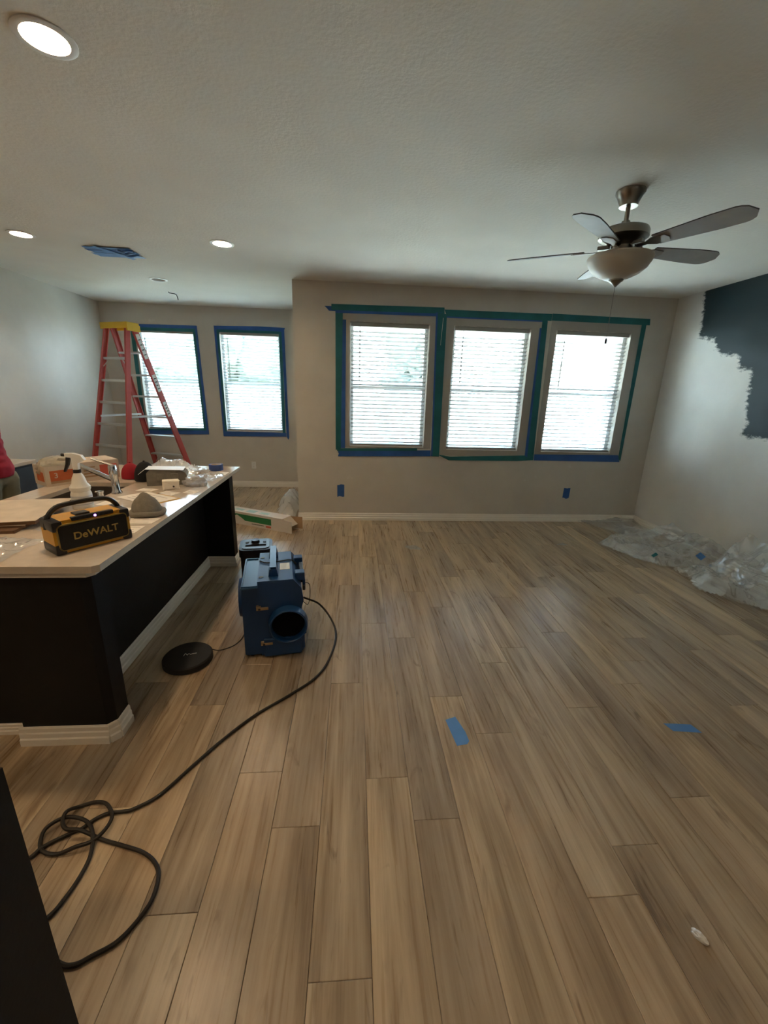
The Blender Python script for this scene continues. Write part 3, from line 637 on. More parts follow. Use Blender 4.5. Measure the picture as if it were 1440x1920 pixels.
# ------------------------------------------------------------------ things on the island
# job-site speaker
t = thing('jobsite_speaker', 'yellow and black job-site speaker with carry handle on the near counter end', 'speaker', (-1.157, 1.795, ZC), math.radians(52))
W2, D2, HH = .145, .062, .155
def rrect(w_, h_, r, n=5):
    P = []
    for cx, cz, a0 in ((w_ - r, h_ - r, 0), (-w_ + r, h_ - r, 90), (-w_ + r, -h_ + r, 180), (w_ - r, -h_ + r, 270)):
        for k in range(n + 1): P.append((cx + r * math.cos(math.radians(a0 + 90 * k / n)), cz + r * math.sin(math.radians(a0 + 90 * k / n))))
    return P
def frontprism(bm, P, y0, y1, zc): return prism(bm, P, 0, 1, Matrix.Translation((0, y0, zc)) @ Matrix(((1, 0, 0, 0), (0, 0, (y1 - y0), 0), (0, 1, 0, 0), (0, 0, 0, 1))))
bm = bmn(); frontprism(bm, [(-.145, -.045), (-.128, -.070), (.128, -.070), (.145, -.045), (.145, .035), (.118, .068), (-.118, .068), (-.145, .035)], -D2 + .004, D2, .075); obj('speaker_body', bm, DYEL, t)
bm = bmn(); frontprism(bm, rrect(.134, .056, .016), -D2 - .004, -D2 + .006, .072); obj('grille_frame', bm, GOLD, t)
bm = bmn(); frontprism(bm, rrect(.129, .051, .014), -D2 - .007, -D2 - .003, .072); obj('grille', bm, mat('grille_cloth', (.008, .007, .006), .8, bump=.3, bscale=400), t)
for sx in (-1, 1):
    for zc in (.022, .122):
        bm = bmn(); box(bm, (sx * .128 - .020, -D2 - .004, zc - .022), (sx * .128 + .020, D2 + .004, zc + .022), .009); obj('corner_guard', bm, BLK, t, True)
bm = bmn(); box(bm, (-.075, -D2 - .001, .133), (.085, -D2 + .020, .150), .004, Matrix.Translation((0, 0, 0))); bt = obj('button_strip', bm, BLK, t)
for k in range(6):
    bm = bmn(); cyl(bm, (-.055 + k * .022, -D2 - .003, .141), (-.055 + k * .022, -D2, .141), .005, n=10); obj('button', bm, BLKM if k != 3 else mat('violet_led', (.3, .15, .6), .4, emit=(.35, .15, .9), emit_s=1.2), bt)
bm = bmn(); box(bm, (-.045, -.02, .142), (.01, .03, .150), .003); obj('top_hatch', bm, BLK, t)
bm = bmn(); tube(bm, [(-.142, .012, .10), (-.132, .012, .148), (-.098, .012, .184), (-.04, .012, .192), (.04, .012, .192), (.098, .012, .184), (.132, .012, .148), (.142, .012, .10)], .0105, 8, 4); obj('carry_handle', bm, BLK, t, True)
bm = bmn(); box(bm, (-.10, -.05, 0), (-.06, .05, .006)); box(bm, (.06, -.05, 0), (.10, .05, .006)); obj('rubber_feet', bm, BLKM, t)
text_mesh('DeWALT', .043, .0012, 'lettering', GOLD, t, Matrix.Translation((.005, -D2 - .008, .070)) @ Matrix.Rotation(PI / 2, 4, 'X'))

# spray bottle
t = thing('spray_bottle', 'white plastic spray bottle with black trigger standing by the faucet', 'spray bottle', (-1.525, 2.36, ZC), math.radians(8))
bm = bmn(); lathe(bm, [(0, 0), (.046, 0), (.050, .006), (.050, .085), (.045, .100), (.050, .112), (.050, .125), (.036, .145), (.030, .175), (.020, .198), (.016, .205), (0, .206)], 28); bb = obj('bottle', bm, mat('hazy_plastic', (.74, .72, .66), .35), t, True)
bm = bmn(); lathe(bm, [(.0505, .015), (.0508, .015), (.0508, .080), (.0505, .080)], 28, closed=True); lb = obj('paper_label', bm, mat('grey_label', (.62, .63, .64), .6), bb, True)
for z in (.028, .04, .052, .070):
    bm = bmn(); lathe(bm, [(.0509, z), (.0512, z), (.0512, z + .004), (.0509, z + .004)], 28, closed=True); obj('print_line', bm, mat('grey_print', (.36, .40, .46), .7), bb)
bm = bmn(); lathe(bm, [(0, .203), (.019, .203), (.019, .222), (0, .222)], 18); obj('collar', bm, BLK, t, True)
bm = bmn(); frontprism(bm, [(-.012, .222), (.012, .222), (.014, .256), (.050, .275), (.035, .300), (-.005, .312), (-.042, .312), (-.042, .292), (-.014, .288)], -.013, .013, 0); obj('spray_head', bm, WHITE, t)
bm = bmn(); frontprism(bm, [(-.020, .290), (-.040, .290), (-.046, .255), (-.062, .212), (-.056, .208), (-.034, .245)], -.009, .009, 0); obj('trigger', bm, BLK, t)
bm = bmn(); cyl(bm, (-.040, 0, .302), (-.062, 0, .302), .009, .008, 12); obj('nozzle', bm, BLK, t, True)

# stack of boards
def board(name, label, cx, cy, z, sx, sy, sz, rz, m1, m2, grp):
    t = thing(name, label, 'board', (cx, cy, z), rz, grp)
    bm = bmn(); box(bm, (-sx / 2, -sy / 2, 0), (sx / 2, sy / 2, sz - .002)); obj('core', bm, m2, t)
    bm = bmn(); box(bm, (-sx / 2, -sy / 2, sz - .002), (sx / 2, sy / 2, sz)); obj('face', bm, m1, t)
board('loose_board', 'brown lowest board of the stack on the island', -1.79, 2.06, ZC, .40, .34, .014, math.radians(8), BROWN, BROWN, 'boards stacked on the island')
board('loose_board', 'brown middle board under the pale board on the island', -1.80, 2.13, ZC + .014, .43, .40, .012, math.radians(10), MELA, BROWN, 'boards stacked on the island')
board('loose_board', 'large pale board on top of the stack on the island', -1.785, 2.15, ZC + .026, .46, .44, .018, math.radians(12), MELA, BROWN, 'boards stacked on the island')

# crumpled film generator
def crumple(name, label, cat, outline, zfun, seed, step=.02, amp=.02, m=None, grp=None, sc_=6.0, lat=.5, kind=None, base=0, layers=1):
    """film sheet over an xy outline; zfun gives the drape height, ridged noise the creases"""
    def inside(x, y):
        ins = False; n = len(outline)
        for i in range(n):
            ax, ay = outline[i]; bx, by = outline[(i + 1) % n]
            if (ay > y) != (by > y) and x < (bx - ax) * (y - ay) / (by - ay) + ax: ins = not ins
        return ins
    xs_ = [p[0] for p in outline]; ys_ = [p[1] for p in outline]
    nx = int((max(xs_) - min(xs_)) / step) + 2; ny = int((max(ys_) - min(ys_)) / step) + 2
    bm = bmn(); G = {}; o_ = Vector((seed * 3.7, seed * 1.3, seed))
    def edge_d(x, y):
        d = 9
        for i in range(len(outline)):
            ax, ay = outline[i]; bx, by = outline[(i + 1) % len(outline)]; dx, dy = bx - ax, by - ay
            t_ = max(0, min(1, ((x - ax) * dx + (y - ay) * dy) / (dx * dx + dy * dy + 1e-12))); d = min(d, math.hypot(x - ax - t_ * dx, y - ay - t_ * dy))
        return d
    for i, j, ly in [(i, j, ly) for ly in range(layers) for i in range(nx) for j in range(ny)]:
        for _ in (0,):
            x = min(xs_) + i * step; y = min(ys_) + j * step
            if not inside(x, y): continue
            p = Vector((x, y, 0)) * sc_ + o_ + Vector((3.3, 1.7, 9.1)) * ly
            r1 = 1 - abs(noise.noise(p)) * 2.2; r2 = 1 - abs(noise.noise(p * 2.3 + Vector((5, 2, 1)))) * 2.2; r3 = 1 - abs(noise.noise(p * 5.1)) * 2
            rid = max(0, r1) ** 2 + .45 * max(0, r2) ** 2 + .2 * max(0, r3)
            e = min(1, edge_d(x, y) / .10)
            if ly and e < .12: continue
            z = base + (1 - .45 * ly) * zfun(x, y) * (.25 + .75 * e) + amp * rid * (.2 + .8 * e)
            dx = lat * amp * noise.noise(p * 1.3 + Vector((9, 1, 4))); dy = lat * amp * noise.noise(p * 1.3 + Vector((2, 7, 3)))
            G[i, j, ly] = bm.verts.new((x + dx, y + dy, max(base + .002, z)))
    for (i, j, ly) in list(G):
        q = [G.get(k) for k in ((i, j, ly), (i + 1, j, ly), (i + 1, j + 1, ly), (i, j + 1, ly))]
        if all(q): bm.faces.new(q)
    bmesh.ops.delete(bm, geom=[v for v in bm.verts if not v.link_faces], context='VERTS')
    ob = obj(name, bm, m or FILM, None, True, ang=0.45); tag(ob, label, cat, grp); return ob

crumple('plastic_bag', 'flat clear plastic bag left of the yellow speaker', 'plastic bag', [(-1.36, 1.56), (-1.37, 1.83), (-1.62, 1.88), (-1.75, 1.75), (-1.70, 1.56)], lambda x, y: .006, 11, .009, .018, grp='plastic on the island', sc_=13, base=ZC, m=SHINY)
crumple('plastic_wrap', 'scrap of clear wrap between the boards and the yellow speaker', 'plastic wrap', [(-1.42, 1.92), (-1.40, 2.02), (-1.49, 2.16), (-1.54, 2.10), (-1.50, 1.93)], lambda x, y: .014, 12, .008, .03, grp='plastic on the island', sc_=14, base=ZC, m=SHINY)

# long printed carton behind the sink
th = math.atan2(.35, .27)
t = thing('printed_carton', 'open cardboard carton with orange print behind the island sink', 'carton', (-2.05, 2.85, ZC), th)
LX, LY, LZ, k_ = .46, .20, .135, .004
bm = bmn()
for p, q in (((0, 0, 0), (LX, LY, k_)), ((0, 0, k_), (LX, k_, LZ)), ((0, LY - k_, k_), (LX, LY, LZ)), ((0, k_, k_), (k_, LY - k_, LZ)), ((LX - k_, k_, k_), (LX, LY - k_, LZ))): box(bm, p, q)
obj('carton_body', bm, CARDL, t)
bm = bmn(); box(bm, (.025, -.001, .018), (.21, -.0002, .105)); pr = obj('orange_panel', bm, ORANGE, t)
bm = bmn(); box(bm, (.025, -.0012, .018), (.21, -.001, .034)); obj('dark_band', bm, CARD, pr)
bm = bmn(); box(bm, (.33, -.001, .02), (.445, -.0002, .11)); obj('orange_panel', bm, REDINK, t)
for k in range(4):
    bm = bmn(); box(bm, (.225, -.001, .03 + k * .022), (.315 - .015 * (k % 2), -.0002, .04 + k * .022)); obj('print_line', bm, CARD, t)
bm = bmn(); box(bm, (-.001, .03, .03), (-.0002, .15, .095)); obj('orange_panel', bm, ORANGE, t)
text_mesh('3', .05, .0004, 'lettering', CARDL, t, Matrix.Translation((.06, -.0015, .07)) @ Matrix.Rotation(PI / 2, 4, 'X'))
bm = bmn(); box(bm, (0, 0, 0), (LX * .55, LY * .96, .003), 0, Matrix.Translation((LX * .45, .004, LZ + .001)) @ Matrix.Rotation(math.radians(2), 4, 'X')); obj('top_flap', bm, CARDL, t)
# cushion-like bag in the carton
def lump(name, label, cat, loc, rad, seed, m, grp=None, amp=.18, f=3.0, sub=4, rz=0, flat=True):
    bm = bmn(); bmesh.ops.create_icosphere(bm, subdivisions=sub, radius=1)
    o_ = Vector((seed * 2.1, seed, seed * .7))
    for v in bm.verts:
        n_ = v.co.normalized(); r = 1 + amp * (1 - abs(noise.noise(n_ * f + o_)) * 3) + amp * .5 * (1 - abs(noise.noise(n_ * f * 2.3 + o_)) * 3)
        c = n_ * r; v.co = Vector((c.x * rad[0], c.y * rad[1], c.z * rad[2]))
        if flat and v.co.z < -rad[2] * .55: v.co.z = -rad[2] * .55
    z0 = min(v.co.z for v in bm.verts)
    for v in bm.verts: v.co.z -= z0
    ob = obj(name, bm, m, None, True, ang=1.0); ob.location = loc; ob.rotation_euler = (0, 0, rz); tag(ob, label, cat, grp); return ob
FOAMY = film_mat('milky_bag', .25, (.72, .66, .52), .2, .3)
lump('bagged_parts', 'puffy yellowish plastic bag lying in the open carton', 'plastic bag', (-2.055, 3.005, ZC + .07), (.125, .085, .075), 5, FOAMY, amp=.10, rz=th)

# caps
def ball_cap(label, x, y, rz, m, r=.09, h=.11, tilt=0):
    t = thing('ball_cap', label, 'cap', (x, y, ZC), rz, 'caps on the island')
    bm = bmn(); prof = [(r * math.cos(a), .02 + (h - .02) * math.sin(a)) for a in [PI / 2 * k / 8 for k in range(9)]]; prof[-1] = (0, h); lathe(bm, [(r * .98, .004)] + prof, 24, Matrix.Scale(1.12, 4, (1, 0, 0))); obj('crown', bm, m, t, True)
    bm = bmn(); P = [(.75 * r + (1.1 * r) * math.cos(a) * 1.0, .85 * r * math.sin(a)) for a in [-PI / 2 + PI * k / 12 for k in range(13)]]
    prism(bm, P, .004, .010, Matrix.Rotation(math.radians(-6), 4, 'Y')); obj('brim', bm, m, t)
    bm = bmn(); lathe(bm, [(0, h - .002), (.008, h), (.006, h + .006), (0, h + .007)], 10); obj('button', bm, m, t, True)
ball_cap('red fabric cap beside the black cap on the island', -1.672, 3.185, math.radians(120), mat('red_cap_cloth', (.30, .008, .018), .9), .066, .115)
ball_cap('black fabric cap between the red cap and the grey pouch', -1.535, 3.115, math.radians(75), BLKF, .070, .140)
crumple('plastic_wrap', 'heap of crinkled clear plastic behind the two caps', 'plastic wrap', [(-1.66, 3.30), (-1.25, 3.28), (-1.15, 3.42), (-1.30, 3.56), (-1.58, 3.55), (-1.68, 3.42)], lambda x, y: .06 * math.exp(-((x + 1.50) / .12) ** 2) + .03, 21, .012, .035, grp='plastic on the island', sc_=9, base=ZC, m=SHINY)
# grey pouch with a sheet of paper on top
t = thing('tool_pouch', 'grey boxy fabric tool pouch in front of the black cap', 'pouch', (-1.335, 3.02, ZC), math.radians(15))
bm = bmn(); frontprism(bm, [(-.125, 0), (.105, 0), (.135, .065), (.125, .088), (.095, .105), (-.095, .118), (-.122, .09)], -.07, .07, 0); obj('pouch_body', bm, GREYF, t)
for x in (-.06, .03):
    bm = bmn(); box(bm, (x, -.078, .035), (x + .05, -.070, .085), .004); obj('pocket', bm, GREYF, t)
bm = bmn(); box(bm, (-.13, -.08, .112), (.11, .06, .114), 0, Matrix.Rotation(math.radians(3), 4, 'Y')); obj('white_cover', bm, WHITE, t)
bm = bmn(); box(bm, (-.055, -.04, 0), (.0, .04, .0015), 0, Matrix.Translation((-.128, -.03, .116)) @ Matrix.Rotation(math.radians(-38), 4, 'Y')); obj('folded_corner', bm, WHITE, t)
# small crushed carton
t = thing('crushed_carton', 'small crushed white carton in front of the grey pouch', 'carton', (-1.245, 2.855, ZC), math.radians(25))
bm = bmn(); box(bm, (-.05, -.034, 0), (.05, .034, .058), .006); rn = random.Random(4)
for v in bm.verts: v.co += Vector((rn.uniform(-.006, .006), rn.uniform(-.006, .006), rn.uniform(0, .007) if v.co.z > .02 else 0))
cb_ = obj('carton_body', bm, PAPER, t)
bm = bmn(); cyl(bm, (.012, -.043, .022), (.012, -.036, .022), .006, n=10); obj('printed_dot', bm, INK, t)
lump('wrapped_part', 'small part in clear crinkled wrap right of the crushed carton', 'plastic wrap', (-1.12, 2.945, ZC), (.075, .05, .045), 9, film_mat('grey_wrap', .3, (.58, .54, .50), .1, .6), 'plastic on the island', amp=.14, f=2.2)
crumple('plastic_wrap', 'flat crinkled clear bags on the far counter before the tape roll', 'plastic wrap', [(-1.24, 3.10), (-1.04, 3.06), (-1.02, 3.30), (-1.06, 3.42), (-1.22, 3.36)], lambda x, y: .008, 31, .010, .022, grp='plastic on the island', sc_=13, base=ZC, m=MATS['shiny_wrap'])
# tape roll, marker
t = thing('tape_roll', 'roll of blue masking tape standing at the far counter corner', 'tape roll', (-1.163, 3.55, ZC))
bm = bmn(); lathe(bm, [(.043, 0), (.057, 0), (.057, .050), (.043, .050)], 32, closed=True); obj('tape_winding', bm, mat('tape_roll_blue', (.045, .085, .27), .7), t, True)
bm = bmn(); lathe(bm, [(.040, 0), (.043, 0), (.043, .050), (.040, .050)], 32, closed=True); obj('cardboard_core', bm, CARDL, t, True)
t = thing('utility_knife', 'black utility knife lying in front of the blue tape roll', 'knife', (-1.245, 3.445, ZC), math.atan2(.077, .085))
bm = bmn(); box(bm, (-.058, -.010, .002), (.05, .010, .018), .005); obj('knife_handle', bm, BLK, t, True)
bm = bmn(); prism(bm, [(.05, -.007), (.075, -.007), (.064, .007), (.05, .007)], .008, .010); obj('knife_blade', bm, ALU, t)
# papers
def sheet(name, label, pts, z, m, lines=0, grp='papers on the island', cat='paper'):
    cx = sum(p[0] for p in pts) / len(pts); cy = sum(p[1] for p in pts) / len(pts)
    t = thing(name, label, cat, (cx, cy, z), 0, grp); P = [(x - cx, y - cy) for x, y in pts]
    bm = bmn(); prism(bm, P, 0, .0012); s = obj('paper_sheet', bm, m, t)
    if lines:
        A, B, C, D = [Vector((*q, 0)) for q in P[:4]]
        for k in range(lines):
            u = .2 + .6 * k / max(1, lines - 1); e = (B - A).normalized(); q0 = A.lerp(D, u).lerp(B.lerp(C, u), .15); q1 = A.lerp(D, u).lerp(B.lerp(C, u), .85 - .2 * (k % 2)); n_ = (D - A).normalized() * .0025
            bm = bmn(); prism(bm, [(q0 - n_).xy, (q1 - n_).xy, (q1 + n_).xy, (q0 + n_).xy], .00125, .0015); obj('print_line', bm, mat('faded_print', (.42, .36, .33), .8), s)
sheet('manila_envelope', 'orange-edged manila envelope under the printed sheet', [(-1.19, 2.42), (-1.075, 2.585), (-1.28, 2.72), (-1.40, 2.56)], ZC, mat('manila', (.62, .36, .10), .8), 0, cat='envelope')
sheet('instruction_sheet', 'large printed sheet lying on the manila envelope', [(-1.475, 2.60), (-1.205, 2.425), (-1.10, 2.59), (-1.36, 2.75)], ZC + .0015, PAPER, 5)
sheet('paper_card', 'blank paper card next to the soap dispenser', [(-1.50, 2.42), (-1.42, 2.41), (-1.41, 2.52), (-1.49, 2.53)], ZC, PAPER, 0)
sheet('paper_card', 'small printed card beside the crushed carton', [(-1.28, 2.70), (-1.17, 2.66), (-1.14, 2.74), (-1.25, 2.78)], ZC, PAPER, 3)
sheet('paper_card', 'small printed card below the crinkled wrapped part', [(-1.13, 2.74), (-1.05, 2.71), (-1.03, 2.79), (-1.11, 2.82)], ZC, PAPER, 3)
sheet('paper_card', 'printed card half under the grey knit cap', [(-1.19, 2.08), (-1.03, 2.08), (-1.02, 2.17), (-1.17, 2.18)], ZC, PAPER, 2)
sheet('paper_card', 'printed leaflet behind the speaker towards the sink', [(-1.43, 2.24), (-1.27, 2.22), (-1.25, 2.36), (-1.40, 2.39)], ZC, PAPER, 4)
sheet('paper_card', 'small printed card right of the yellow speaker', [(-1.12, 1.93), (-1.04, 1.93), (-1.04, 2.04), (-1.12, 2.03)], ZC, PAPER, 3)
sheet('paper_card', 'pale paper sheet left of the crushed carton', [(-1.45, 2.78), (-1.34, 2.76), (-1.32, 2.83), (-1.43, 2.86)], ZC, PAPER, 2)
sheet('paper_card', 'printed labels on the far counter edge by the tape roll', [(-1.14, 3.36), (-1.03, 3.34), (-1.03, 3.46), (-1.13, 3.47)], ZC, PAPER, 3)
# white charger and cable
t = thing('phone_charger', 'white charger with dark cable between speaker and knit cap', 'charger', (-1.18, 2.115, ZC + .0013), math.radians(20))
bm = bmn(); box(bm, (-.028, -.016, 0), (.028, .016, .022), .006); obj('charger_body', bm, WHITE, t, True)
bm = bmn(); tube(bm, [(-.028, 0, .012), (-.06, .02, .006), (-.09, .05, .004), (-.05, .09, .004), (-.01, .07, .004)], .003, 6); obj('charger_cable', bm, BLKM, t, True)
# knit cap
t = thing('knit_cap', 'grey knit cap with rolled brim standing up behind the speaker', 'knit cap', (-1.115, 2.235, ZC + .0013), math.radians(10))
bm = bmn(); prof = [(.072, .004), (.076, .02), (.074, .04), (.066, .062), (.05, .085), (.032, .106), (.016, .120), (0, .126)]; lathe(bm, prof, 28)
for v in bm.verts:
    n_ = noise.noise(v.co * 22) * .007; u = v.co.z / .126; v.co.x += n_ - .012 * u; v.co.y += noise.noise(v.co * 22 + Vector((4, 4, 4))) * .006; v.co.y *= .82
obj('knit_crown', bm, GREYF, t, True, ang=2)
bm = bmn(); tube(bm, [(.078 * math.cos(a), .066 * math.sin(a), .016 + .004 * math.sin(3 * a)) for a in [2 * PI * k / 16 for k in range(16)]], .014, 8, 3, True); obj('rolled_brim', bm, GREYF, t, True, ang=2)

# ------------------------------------------------------------------ left base cabinets
t = thing('base_cabinet', 'navy base cabinet along the left wall behind the person', 'cabinet', (XL, 2.6, 0))
bm = bmn(); box(bm, (.001, -1.0, .09), (.775, 1.38, .872)); box(bm, (.001, -1.0, 0), (.70, 1.36, .09)); obj('cabinet_body', bm, NAVY, t)
for k in range(4):
    y0 = -.98 + k * .585; bm = bmn(); box(bm, (.775, y0, .12), (.793, y0 + .57, .855), .003); d = obj('cabinet_door', bm, NAVY, t)
    if k < 3:
        bm = bmn(); cyl(bm, (.815, y0 + .06, .62), (.815, y0 + .06, .76), .006, n=10); box(bm, (.792, y0 + .056, .63), (.815, y0 + .064, .64)); box(bm, (.792, y0 + .056, .74), (.815, y0 + .064, .75)); obj('handle', bm, NICKEL, d)
bm = bmn(); box(bm, (XL + .001, 1.6, .873), (XL + .80, 4.0, .903), .003)
tag(obj('wall_counter', bm, QUARTZ), 'white countertop on the navy cabinets along the left wall', 'countertop')

# ------------------------------------------------------------------ step ladder
LC, LTH, LH = Vector((-3.015, 5.986, 0)), -.386, 2.30
t = thing('step_ladder', 'tall red fibreglass step ladder with yellow top before the far windows', 'ladder', LC, LTH)
wt, wb, sf, sr, dt = .344, .703, .66, .486, .047
def rail(sx, sy, z):           # centre of a rail at height z; sy=+1 front (stepped), -1 rear
    u = 1 - z / LH; s_ = sf if sy > 0 else sr
    return Vector((sx * (wt + (wb - wt) * u) / 2, sy * (dt + s_ * u), z))
for sy in (1, -1):
    for sx in (-1, 1):
        bm = bmn(); a, b = rail(sx, sy, 0.02), rail(sx, sy, LH)
        d = (b - a).normalized(); y_ = Vector((0, 1, 0)); y_ = (y_ - d * y_.dot(d)).normalized(); x_ = y_.cross(d).normalized(); L_ = (b - a).length
        M = Matrix(((x_.x, y_.x, d.x, a.x), (x_.y, y_.y, d.y, a.y), (x_.z, y_.z, d.z, a.z), (0, 0, 0, 1)))
        wd = .040 if sy > 0 else .032; s_ = sx * (1 if x_.x > 0 else -1)
        prism(bm, [(s_ * .013, -wd), (s_ * .013, wd), (-s_ * .013, wd), (-s_ * .013, wd - .008), (s_ * .006, wd - .008), (s_ * .006, -wd + .008), (-s_ * .013, -wd + .008), (-s_ * .013, -wd)], 0, L_, M)
        obj('rail', bm, RED, t)
        bm = bmn(); box(bm, (-.02, -wd - .006, -.022), (.02, wd + .006, .05), .004, M); obj('foot', bm, BLKM, t)
        if sy > 0 and sx > 0:
            for z0, z1, m_ in ((1.92, 2.22, WHITE), (1.50, 1.72, WHITE), (1.16, 1.36, WHITE)):
                bm = bmn(); k0, k1 = z0 / LH * L_, z1 / LH * L_; box(bm, (s_ * .0131, -wd * .7, k0), (s_ * .0140, wd * .7, k1), 0, M); st_ = obj('warning_sticker', bm, m_, t)
                for q in range(4):
                    bm = bmn(); kk = k0 + (k1 - k0) * (.15 + .2 * q); box(bm, (s_ * .0140, -wd * .5, kk), (s_ * .0143, wd * .5, kk + .012), 0, M); obj('sticker_print', bm, INK, st_)
for k in range(7):
    z = .30 + k * .283
    a, b = rail(-1, 1, z), rail(1, 1, z); bm = bmn(); box(bm, (a.x + .005, a.y - .045, z - .012), (b.x - .005, a.y + .045, z + .012), .003); s = obj('step', bm, ALU, t)
    if k in (0, 1):
        for sx in (-1, 1):
            r0 = rail(sx, 1, z - .14); bm = bmn(); cyl(bm, (r0.x - sx * .01, r0.y, r0.z), (r0.x - sx * .14, a.y, z - .01), .006, n=8); obj('step_brace', bm, ALU, s)
for k in range(7):
    z = .26 + k * .275
    a, b = rail(-1, -1, z), rail(1, -1, z); bm = bmn(); box(bm, (a.x + .005, a.y - .012, z - .016), (b.x - .005, a.y + .012, z + .016), .003); s = obj('rear_bar', bm, ALU, t)
    if k in (0, 6):
        for sx in (-1, 1):
            r0 = rail(sx, -1, z - .10); bm = bmn(); cyl(bm, (r0.x - sx * .01, r0.y, r0.z), (r0.x - sx * .10, a.y, z - .01), .006, n=8); obj('bar_brace', bm, ALU, s)
for sx in (-1, 1):
    a, b = rail(sx, 1, 1.22), rail(sx, -1, 1.22); bm = bmn(); mid = (a + b) / 2 + Vector((0, 0, -.03)); x = a.x - sx * .02
    box(bm, (min(x, x + .003), mid.y, 1.17), (max(x, x + .003), a.y, 1.195)); box(bm, (min(x, x + .003), b.y, 1.17), (max(x, x + .003), mid.y, 1.195)); obj('spreader', bm, ALU, t)
bm = bmn()
prism(bm, [(-.225, -.095), (.225, -.095), (.225, .085), (.19, .115), (-.19, .115), (-.225, .085)], 0, .025, Matrix.Translation((0, 0, LH + .022)))
for q in range(1): pass
box(bm, (-.225, -.095, LH - .03), (-.205, .10, LH + .023)); box(bm, (.205, -.095, LH - .055), (.225, .10, LH + .023)); box(bm, (-.205, -.095, LH - .025), (.205, -.083, LH + .023)); box(bm, (-.205, .09, LH - .03), (.205, .102, LH + .023))
obj('top_cap', bm, YEL, t)

# ------------------------------------------------------------------ blower on the floor
t = thing('air_blower', 'blue portable air blower with round outlet on the plank floor', 'blower', (-.468, 2.235, 0), math.radians(10))
bm = bmn()
frontprism(bm, [(-.085, .02), (.165, .02), (.178, .045), (.178, .18), (.158, .30), (.178, .37), (.165, .455), (.120, .515), (-.085, .515)], .0, .45, 0); obj('main_housing', bm, BPL, t)
bm = bmn(); frontprism(bm, [(-.18, .03), (-.165, .022), (-.084, .022), (-.084, .47), (-.178, .47), (-.18, .40)], .012, .44, 0); obj('filter_housing', bm, BPL, t)
bm = bmn(); box(bm, (-.182, .0, .468), (-.083, .44, .480), .004); tp = obj('filter_lid', bm, BPL2, t)
bm = bmn(); box(bm, (-.178, .006, .480), (-.087, .014, .487)); box(bm, (-.178, .426, .480), (-.087, .434, .487)); box(bm, (-.178, .006, .480), (-.170, .434, .487)); box(bm, (-.095, .006, .480), (-.087, .434, .487)); obj('lid_rim', bm, BPL2, tp)
bm = bmn(); cyl(bm, (-.178, .19, .33), (-.205, .19, .33), .125, .118, 36); obj('inlet_flange', bm, BPL, t, True)
bm = bmn(); cyl(bm, (-.2045, .19, .33), (-.207, .19, .33), .095, n=32); obj('inlet_recess', bm, DARK, t, True)
bm = bmn(); box(bm, (-.068, -.014, .012), (.158, .015, .135), .008); obj('front_skirt', bm, BPL, t)
R = Matrix.Translation((.082, 0, .228)) @ Matrix.Rotation(PI / 2, 4, 'X')
bm = bmn(); lathe(bm, [(.100, -.002), (.118, -.002), (.116, .020), (.112, .052), (.104, .054), (.101, .050), (.098, .0)], 40, R, closed=True); obj('outlet_collar', bm, BPL, t, True)
bm = bmn(); lathe(bm, [(0, .004), (.099, .004), (.099, .0012), (0, .0012)], 40, R); obj('outlet_opening', bm, DARK, t, True)
for z, x in ((.345, -.085), (.105, -.07)):
    bm = bmn(); box(bm, (x - .015, -.010, z - .014), (x + .012, .012, z + .014), .003); box(bm, (x - .004, -.018, z - .008), (x + .055, -.006, z + .008), .002); l_ = obj('latch', bm, mat('latch_metal', (.42, .33, .22), .35, .8), t)
    bm = bmn(); box(bm, (x - .003, -.0195, z - .006), (x + .010, -.018, z + .006)); obj('latch_slot', bm, INK, l_)
hb = bmn(); frontprism(hb, [(-.024, .510), (.036, .510), (.026, .560), (-.014, .560)], .06, .14, 0); frontprism(hb, [(-.024, .510), (.036, .510), (.026, .560), (-.014, .560)], .34, .42, 0); box(hb, (-.010, .07, .548), (.022, .41, .572), .006); hd = obj('carry_handle', hb, BPL, t)
bm = bmn(); box(bm, (-.013, .06, .5725), (.025, .42, .575)); obj('handle_grip', bm, BPL2, hd)
bm = bmn(); box(bm, (.045, .15, .5152), (.105, .25, .5162)); obj('rating_label', bm, mat('pale_label', (.62, .64, .6), .5), t)
for y in (.06, .36):
    bm = bmn(); cyl(bm, (-.065, y, .5152), (-.065, y, .5175), .014, n=14); obj('screw_cap', bm, BLK, t, True)
bm = bmn(); tube(bm, [(-.08, .30, .520), (-.05, .27, .520), (-.02, .262, .520), (.05, .275, .520), (.115, .29, .518), (.15, .28, .49)], .004, 6); obj('bungee_cord', bm, BLKM, t, True)
for y in (.10, .34):
    bm = bmn(); box(bm, (.135, y - .03, .468), (.192, y + .03, .520), .006); box(bm, (.178, y - .02, .40), (.195, y + .02, .47), .004); obj('side_clip', bm, BPL, t)
bm = bmn(); box(bm, (.165, .15, .415), (.19, .29, .50), .006); obj('switch_box', bm, BLK, t)
for z in (.425, .12):
    bm = bmn(); box(bm, (.176, .05, z - .014), (.192, .075, z + .014), .003); obj('side_latch', bm, BLK, t)
bm = bmn(); tube(bm, [(.178, .09, .445), (.215, .08, .440), (.222, .075, .40), (.218, .07, .34), (.205, .07, .30), (.18, .075, .32)], .0022, 6); obj('wire_bail', bm, BLKM, t, True)
for x in (-.14, .13):
    for y in (.05, .40):
        bm = bmn(); cyl(bm, (x, y, 0), (x, y, .03), .016, .02, 12); obj('rubber_foot', bm, BLKM, t, True)

